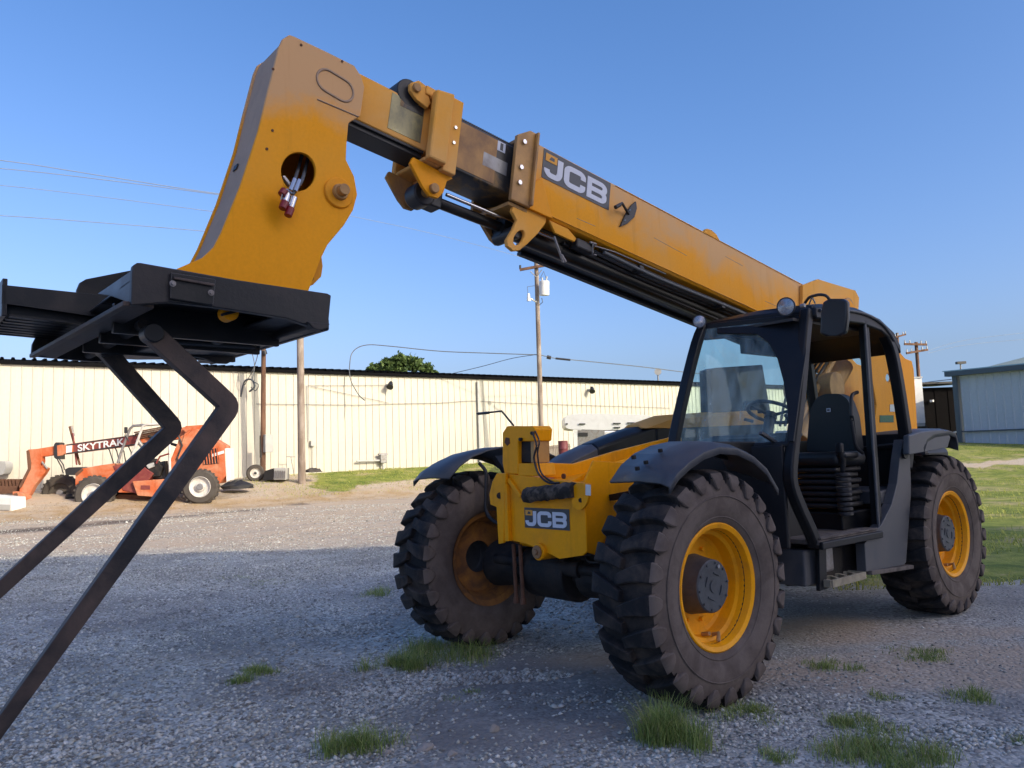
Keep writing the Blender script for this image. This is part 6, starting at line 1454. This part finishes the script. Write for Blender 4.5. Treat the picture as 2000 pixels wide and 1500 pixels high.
    b = MB(); b.prism([Vector((-.74, YF-.02, 1.39)), Vector((-1.02, YN, 1.40)), Vector((-1.20, YN, 1.47)), Vector((-1.25, YF, 1.47))], (0, 0, .035)); C(b, 'dash_top', 'cab', .012)
    b = MB(); b.tube(smooth_path([n(1485, 845, .98), n(1515, 865, .98), n(1535, 890, .98), n(1552, 915, .98)], 4), 0, sq=(.02, .03), up=(0, 1, 0)); C(b, 'arch_trim', 'fender', .003)
    # windscreen, side glass
    b = MB(); g = [Vector((-.76, YF+.02, 1.42)), Vector((-1.17, YF+.02, 2.31)), Vector((-1.36, YN-.04, 2.30)), Vector((-1.13, YN-.04, 1.72)), Vector((-1.03, YN-.04, 1.42))]
    b.add(g, [(0, 1, 2, 3, 4)]); C(b, 'windscreen', 'windshield', 0)
    b = MB(); b.add([Vector((-.80, YF-.005, 1.45)), Vector((-1.16, YF-.005, 2.28)), Vector((-2.66, YF-.005, 2.26)), Vector((-2.74, YF-.005, 1.45))], [(0, 1, 2, 3)]); C(b, 'side_window', 'sideglass', 0)
    b = MB(); b.add([Vector((-2.715, YF+.02, 2.24)), Vector((-2.715, YN-.03, 2.24)), Vector((-2.785, YN-.03, 1.45)), Vector((-2.785, YF+.02, 1.45))], [(0, 1, 2, 3)]); C(b, 'rear_window', 'glass', 0)
    wn = (g[1]-g[0]).cross(g[2]-g[0]).normalized()
    if wn.x < 0: wn = -wn
    fr = [atp(x, y, g[0]+wn*.012, wn) for x, y in ((1470, 636), (1578, 614), (1574, 690), (1562, 770), (1550, 862), (1541, 862), (1538, 800), (1530, 745), (1518, 700), (1500, 668), (1478, 652), (1400, 650), (1400, 640))]
    b = MB(); b.prism(fr, -wn*.02); C(b, 'windscreen_frame', 'cab', .004)
    b = MB(); b.tube([Vector((-1.7, YF, 2.22)), Vector((-2.68, YF, 2.22))], 0, sq=(.05, .12)); C(b, 'side_rail')
    b = MB(); b.box((-1.9, (YF+YN)/2, 2.285), (1.3, .66, .02)); C(b, 'headliner', 'trim', 0)
    b = MB(); b.prism([Vector((-1.5, YF-.01, 1.45)), Vector((-2.76, YF-.01, 1.45)), Vector((-2.76, YF-.01, .75)), Vector((-.9, YF-.01, .75)), Vector((-.78, YF-.01, 1.42))], -Y*.03); C(b, 'side_wall', 'cab', .005)
    # seat
    sx = -2.30
    b = MB(); prof = [(1575, 882), (1578, 840), (1582, 800), (1595, 776), (1612, 769), (1640, 769), (1656, 780), (1668, 815), (1676, 882)]
    def seatp(px, py): p = at(px, py, 'x', sx); return p
    pts = roundpath([seatp(*p) for p in prof], .03, 3, True); b.prism(pts, (-.10, 0, 0)); C(b, 'seat_back', 'seat', .045, 50, seg=4)
    b = MB(); e_ = seatp(1619, 801); b.box(e_+Vector((.006, 0, 0)), (.004, .034, .030)); C(b, 'seat_badge', 'letter', 0)
    b = MB(); e_ = seatp(1619, 801); b.box(e_+Vector((.0095, 0, 0)), (.004, .020, .012)); C(b, 'badge_mark', 'seat', 0)
    b = MB(); b.box((-2.10, .72, 1.30), (.46, .50, .11)); C(b, 'seat_cushion', 'seat', .045, 50, seg=4)
    b = MB()
    for k in range(7): b.box((-2.10, .72, 1.22-.045*k), (.40-.01*(k % 2)*3, .42-.01*(k % 2)*3, .035))
    C(b, 'seat_suspension', 'trim', .012, 50)
    b = MB(); b.box((-2.12, .72, .84), (.46, .48, .13)); C(b, 'seat_base', 'cab', .01)
    b = MB()
    for k in range(9): b.cyl((-1.90, .98, 1.20-.036*k), (-1.90, .98, 1.175-.036*k), .055, n=16)
    C(b, 'lever_boot', 'trim', .004, 40)
    b = MB(); b.tube([Vector((-1.90, .98, 1.20)), Vector((-1.90, .99, 1.28)), Vector((-1.86, .99, 1.36))], .022, 10); b.box((-1.86, .99, 1.38), (.05, .05, .08)); C(b, 'control_lever', 'cab', .012, 50)
    b = MB(); b.box((-1.98, .99, 1.33), (.22, .07, .05)); C(b, 'armrest', 'seat', .02, 50, seg=3)
    b = MB(); b.tube(roundpath([Vector((-2.12, 1.03, 1.80)), Vector((-2.02, 1.03, 1.78)), Vector((-1.99, 1.03, 1.60)), Vector((-2.03, 1.03, 1.38)), Vector((-2.13, 1.03, 1.34))], .06, 3), .014, 8); C(b, 'grab_handle', 'trim', 0, 60)
    b = MB(); b.tube(roundpath([Vector((-1.13, 1.00, 1.62)), Vector((-1.20, 1.00, 1.56)), Vector((-1.22, 1.0, 1.36)), Vector((-1.12, 1.0, 1.22))], .05, 3), .013, 8); C(b, 'grab_handle', 'fender', 0, 60)
    # steering wheel, column, console
    c = Vector((-1.42, .72, 1.66)); ax = Vector((-.45, 0, .9)).normalized(); b = MB()
    ring = b.ring(c, ax, .17, 32); b.v = []
    n_ = 8; vs = []
    for i, p in enumerate(ring):
        o_ = (p-c).normalized()
        for j in range(n_): a = 2*math.pi*j/n_; vs.append(p+o_*(math.cos(a)*.014)+ax*(math.sin(a)*.014))
    b.add(vs, [(i*n_+j, i*n_+(j+1) % n_, ((i+1) % 32)*n_+(j+1) % n_, ((i+1) % 32)*n_+j) for i in range(32) for j in range(n_)])
    for i in (4, 14, 25): b.tube([ring[i], c-ax*.03], .012, 6)
    b.cyl(c-ax*.05, c-ax*.01, .045, n=16); C(b, 'steering_wheel', 'trim', 0, 60)
    b = MB(); b.cyl(c-ax*.05, c-ax*.42, .035, .06, n=14); C(b, 'steering_column', 'trim', 0, 50)
    b = MB(); b.prism([Vector((-1.05, .50, 1.47)), Vector((-1.30, .50, 1.50)), Vector((-1.38, .50, 1.40)), Vector((-1.22, .50, .80)), Vector((-1.0, .50, .80))], Y*.42); C(b, 'console', 'cab', .02)
    b = MB(); b.box((-1.40, .80, 1.50), (.05, .10, .02), Matrix.Rotation(R(30), 3, 'Y')); C(b, 'switch_label', 'letter', 0)
    b = MB(); b.cyl(c+Vector((.02, -.14, -.06)), c+Vector((.05, -.2, -.04)), .012, n=8); b.cyl(c+Vector((-.04, -.12, .0)), c+Vector((-.04, -.12, .03)), .018, n=10); C(b, 'spinner_knob', 'trim', 0, 50)
    # roof lamps, mirror
    for (px, py, xx, r_) in ((1366, 628, -1.12, .044), (1535, 599, -1.25, .058)):
        p = at(px, py, 'x', xx); d = (Vector((.98, .15, -.05)) if px > 1500 else Vector((.8, .6, 0))).normalized()
        b = MB(); b.lathe(p, d, [(-.07, r_*.4), (-.055, r_*.85), (-.01, r_*1.12), (.004, r_*1.15), (.004, r_*1.0)], 24); lp = C(b, 'roof_lamp', 'trim', 0, 40)
        b = MB(); b.lathe(p, d, [(.003, r_*1.02), (.010, r_*.7), (.013, 0)], 24); b.build('lamp_lens', 'lens', cabo, smooth=40)
        b = MB(); b.tube([p-d*.04, p-d*.04+Vector((0, 0, -.06))], .012); C(b, 'lamp_bracket', 'trim')
    mp = [at(x, y, 'x', -1.22) for x, y in ((1606, 590), (1618, 583), (1645, 583), (1654, 588), (1654, 620), (1650, 650), (1640, 656), (1612, 657), (1600, 652), (1602, 615))]
    b = MB(); b.prism(mp, (-.05, .0, 0)); C(b, 'wing_mirror', 'mirrorback', .014, 40, seg=3)
    b = MB(); b.tube(roundpath([at(1572, 592, 'x', -1.28), at(1580, 580, 'x', -1.24), at(1600, 575, 'x', -1.22), at(1615, 577, 'x', -1.22), at(1624, 592, 'x', -1.25)], .03, 3), .010, 8); C(b, 'mirror_arm', 'trim', 0, 60)
    b = MB(); b.tube(smooth_path([at(1580, 596, 'x', -1.24), at(1586, 582, 'x', -1.23), at(1592, 594, 'x', -1.23), at(1586, 600, 'x', -1.23)]), .005, 6); b.cyl(at(1564, 598, 'x', -1.25), at(1572, 596, 'x', -1.25), .015); C(b, 'mirror_cable', 'steel', 0, 60)
    # battery box, step and supports
    b = MB(); b.prism([at(x, y, 'y', 1.02) for x, y in ((1570, 1075), (1598, 1072), (1598, 1140), (1573, 1147))], -Y*.3); C(b, 'front_box', 'fender', .012)
    b = MB(); b.prism([at(x, y, 'y', 1.0) for x, y in ((1600, 1075), (1690, 1060), (1690, 1118), (1612, 1152), (1600, 1150))], -Y*.02); C(b, 'step_well', 'axle', .005)
    b = MB(); b.prism([at(x, y, 'y', 1.07) for x, y in ((1600, 1072), (1614, 1070), (1616, 1150), (1602, 1155))], -Y*.03); C(b, 'step_support', 'cab', .004)
    b = MB(); b.prism([at(x, y, 'y', 1.07) for x, y in ((1684, 1062), (1690, 1062), (1690, 1128), (1686, 1128))], -Y*.03); C(b, 'step_support', 'cab', .004)
    s0, s1 = Vector((-1.36, 1.12, .475)), Vector((-1.84, 1.12, .475))
    b = MB(); b.tube([s0, s1], 0, sq=(.02, .05)); b.tube([s0-Y*.20, s1-Y*.20], 0, sq=(.02, .05)); b.tube([s0, s0-Y*.20], 0, sq=(.02, .049)); b.tube([s1, s1-Y*.20], 0, sq=(.02, .049)); C(b, 'step_frame', 'stepyellow', .003)
    for k in range(4):
        b = MB(); p = s0.lerp(s1, (k+.5)/4); b.tube([p+Vector((.04, -.02, .012)), p+Vector((-.01, -.10, .012)), p+Vector((.04, -.18, .012))], 0, sq=(.03, .02)); C(b, 'step_tread_bar', 'stepyellow', .003)
    b = MB(); b.box((-1.55, .95, .62), (.16, .12, .2)); C(b, 'step_hydraulic_block', 'steel', .02)
cab()
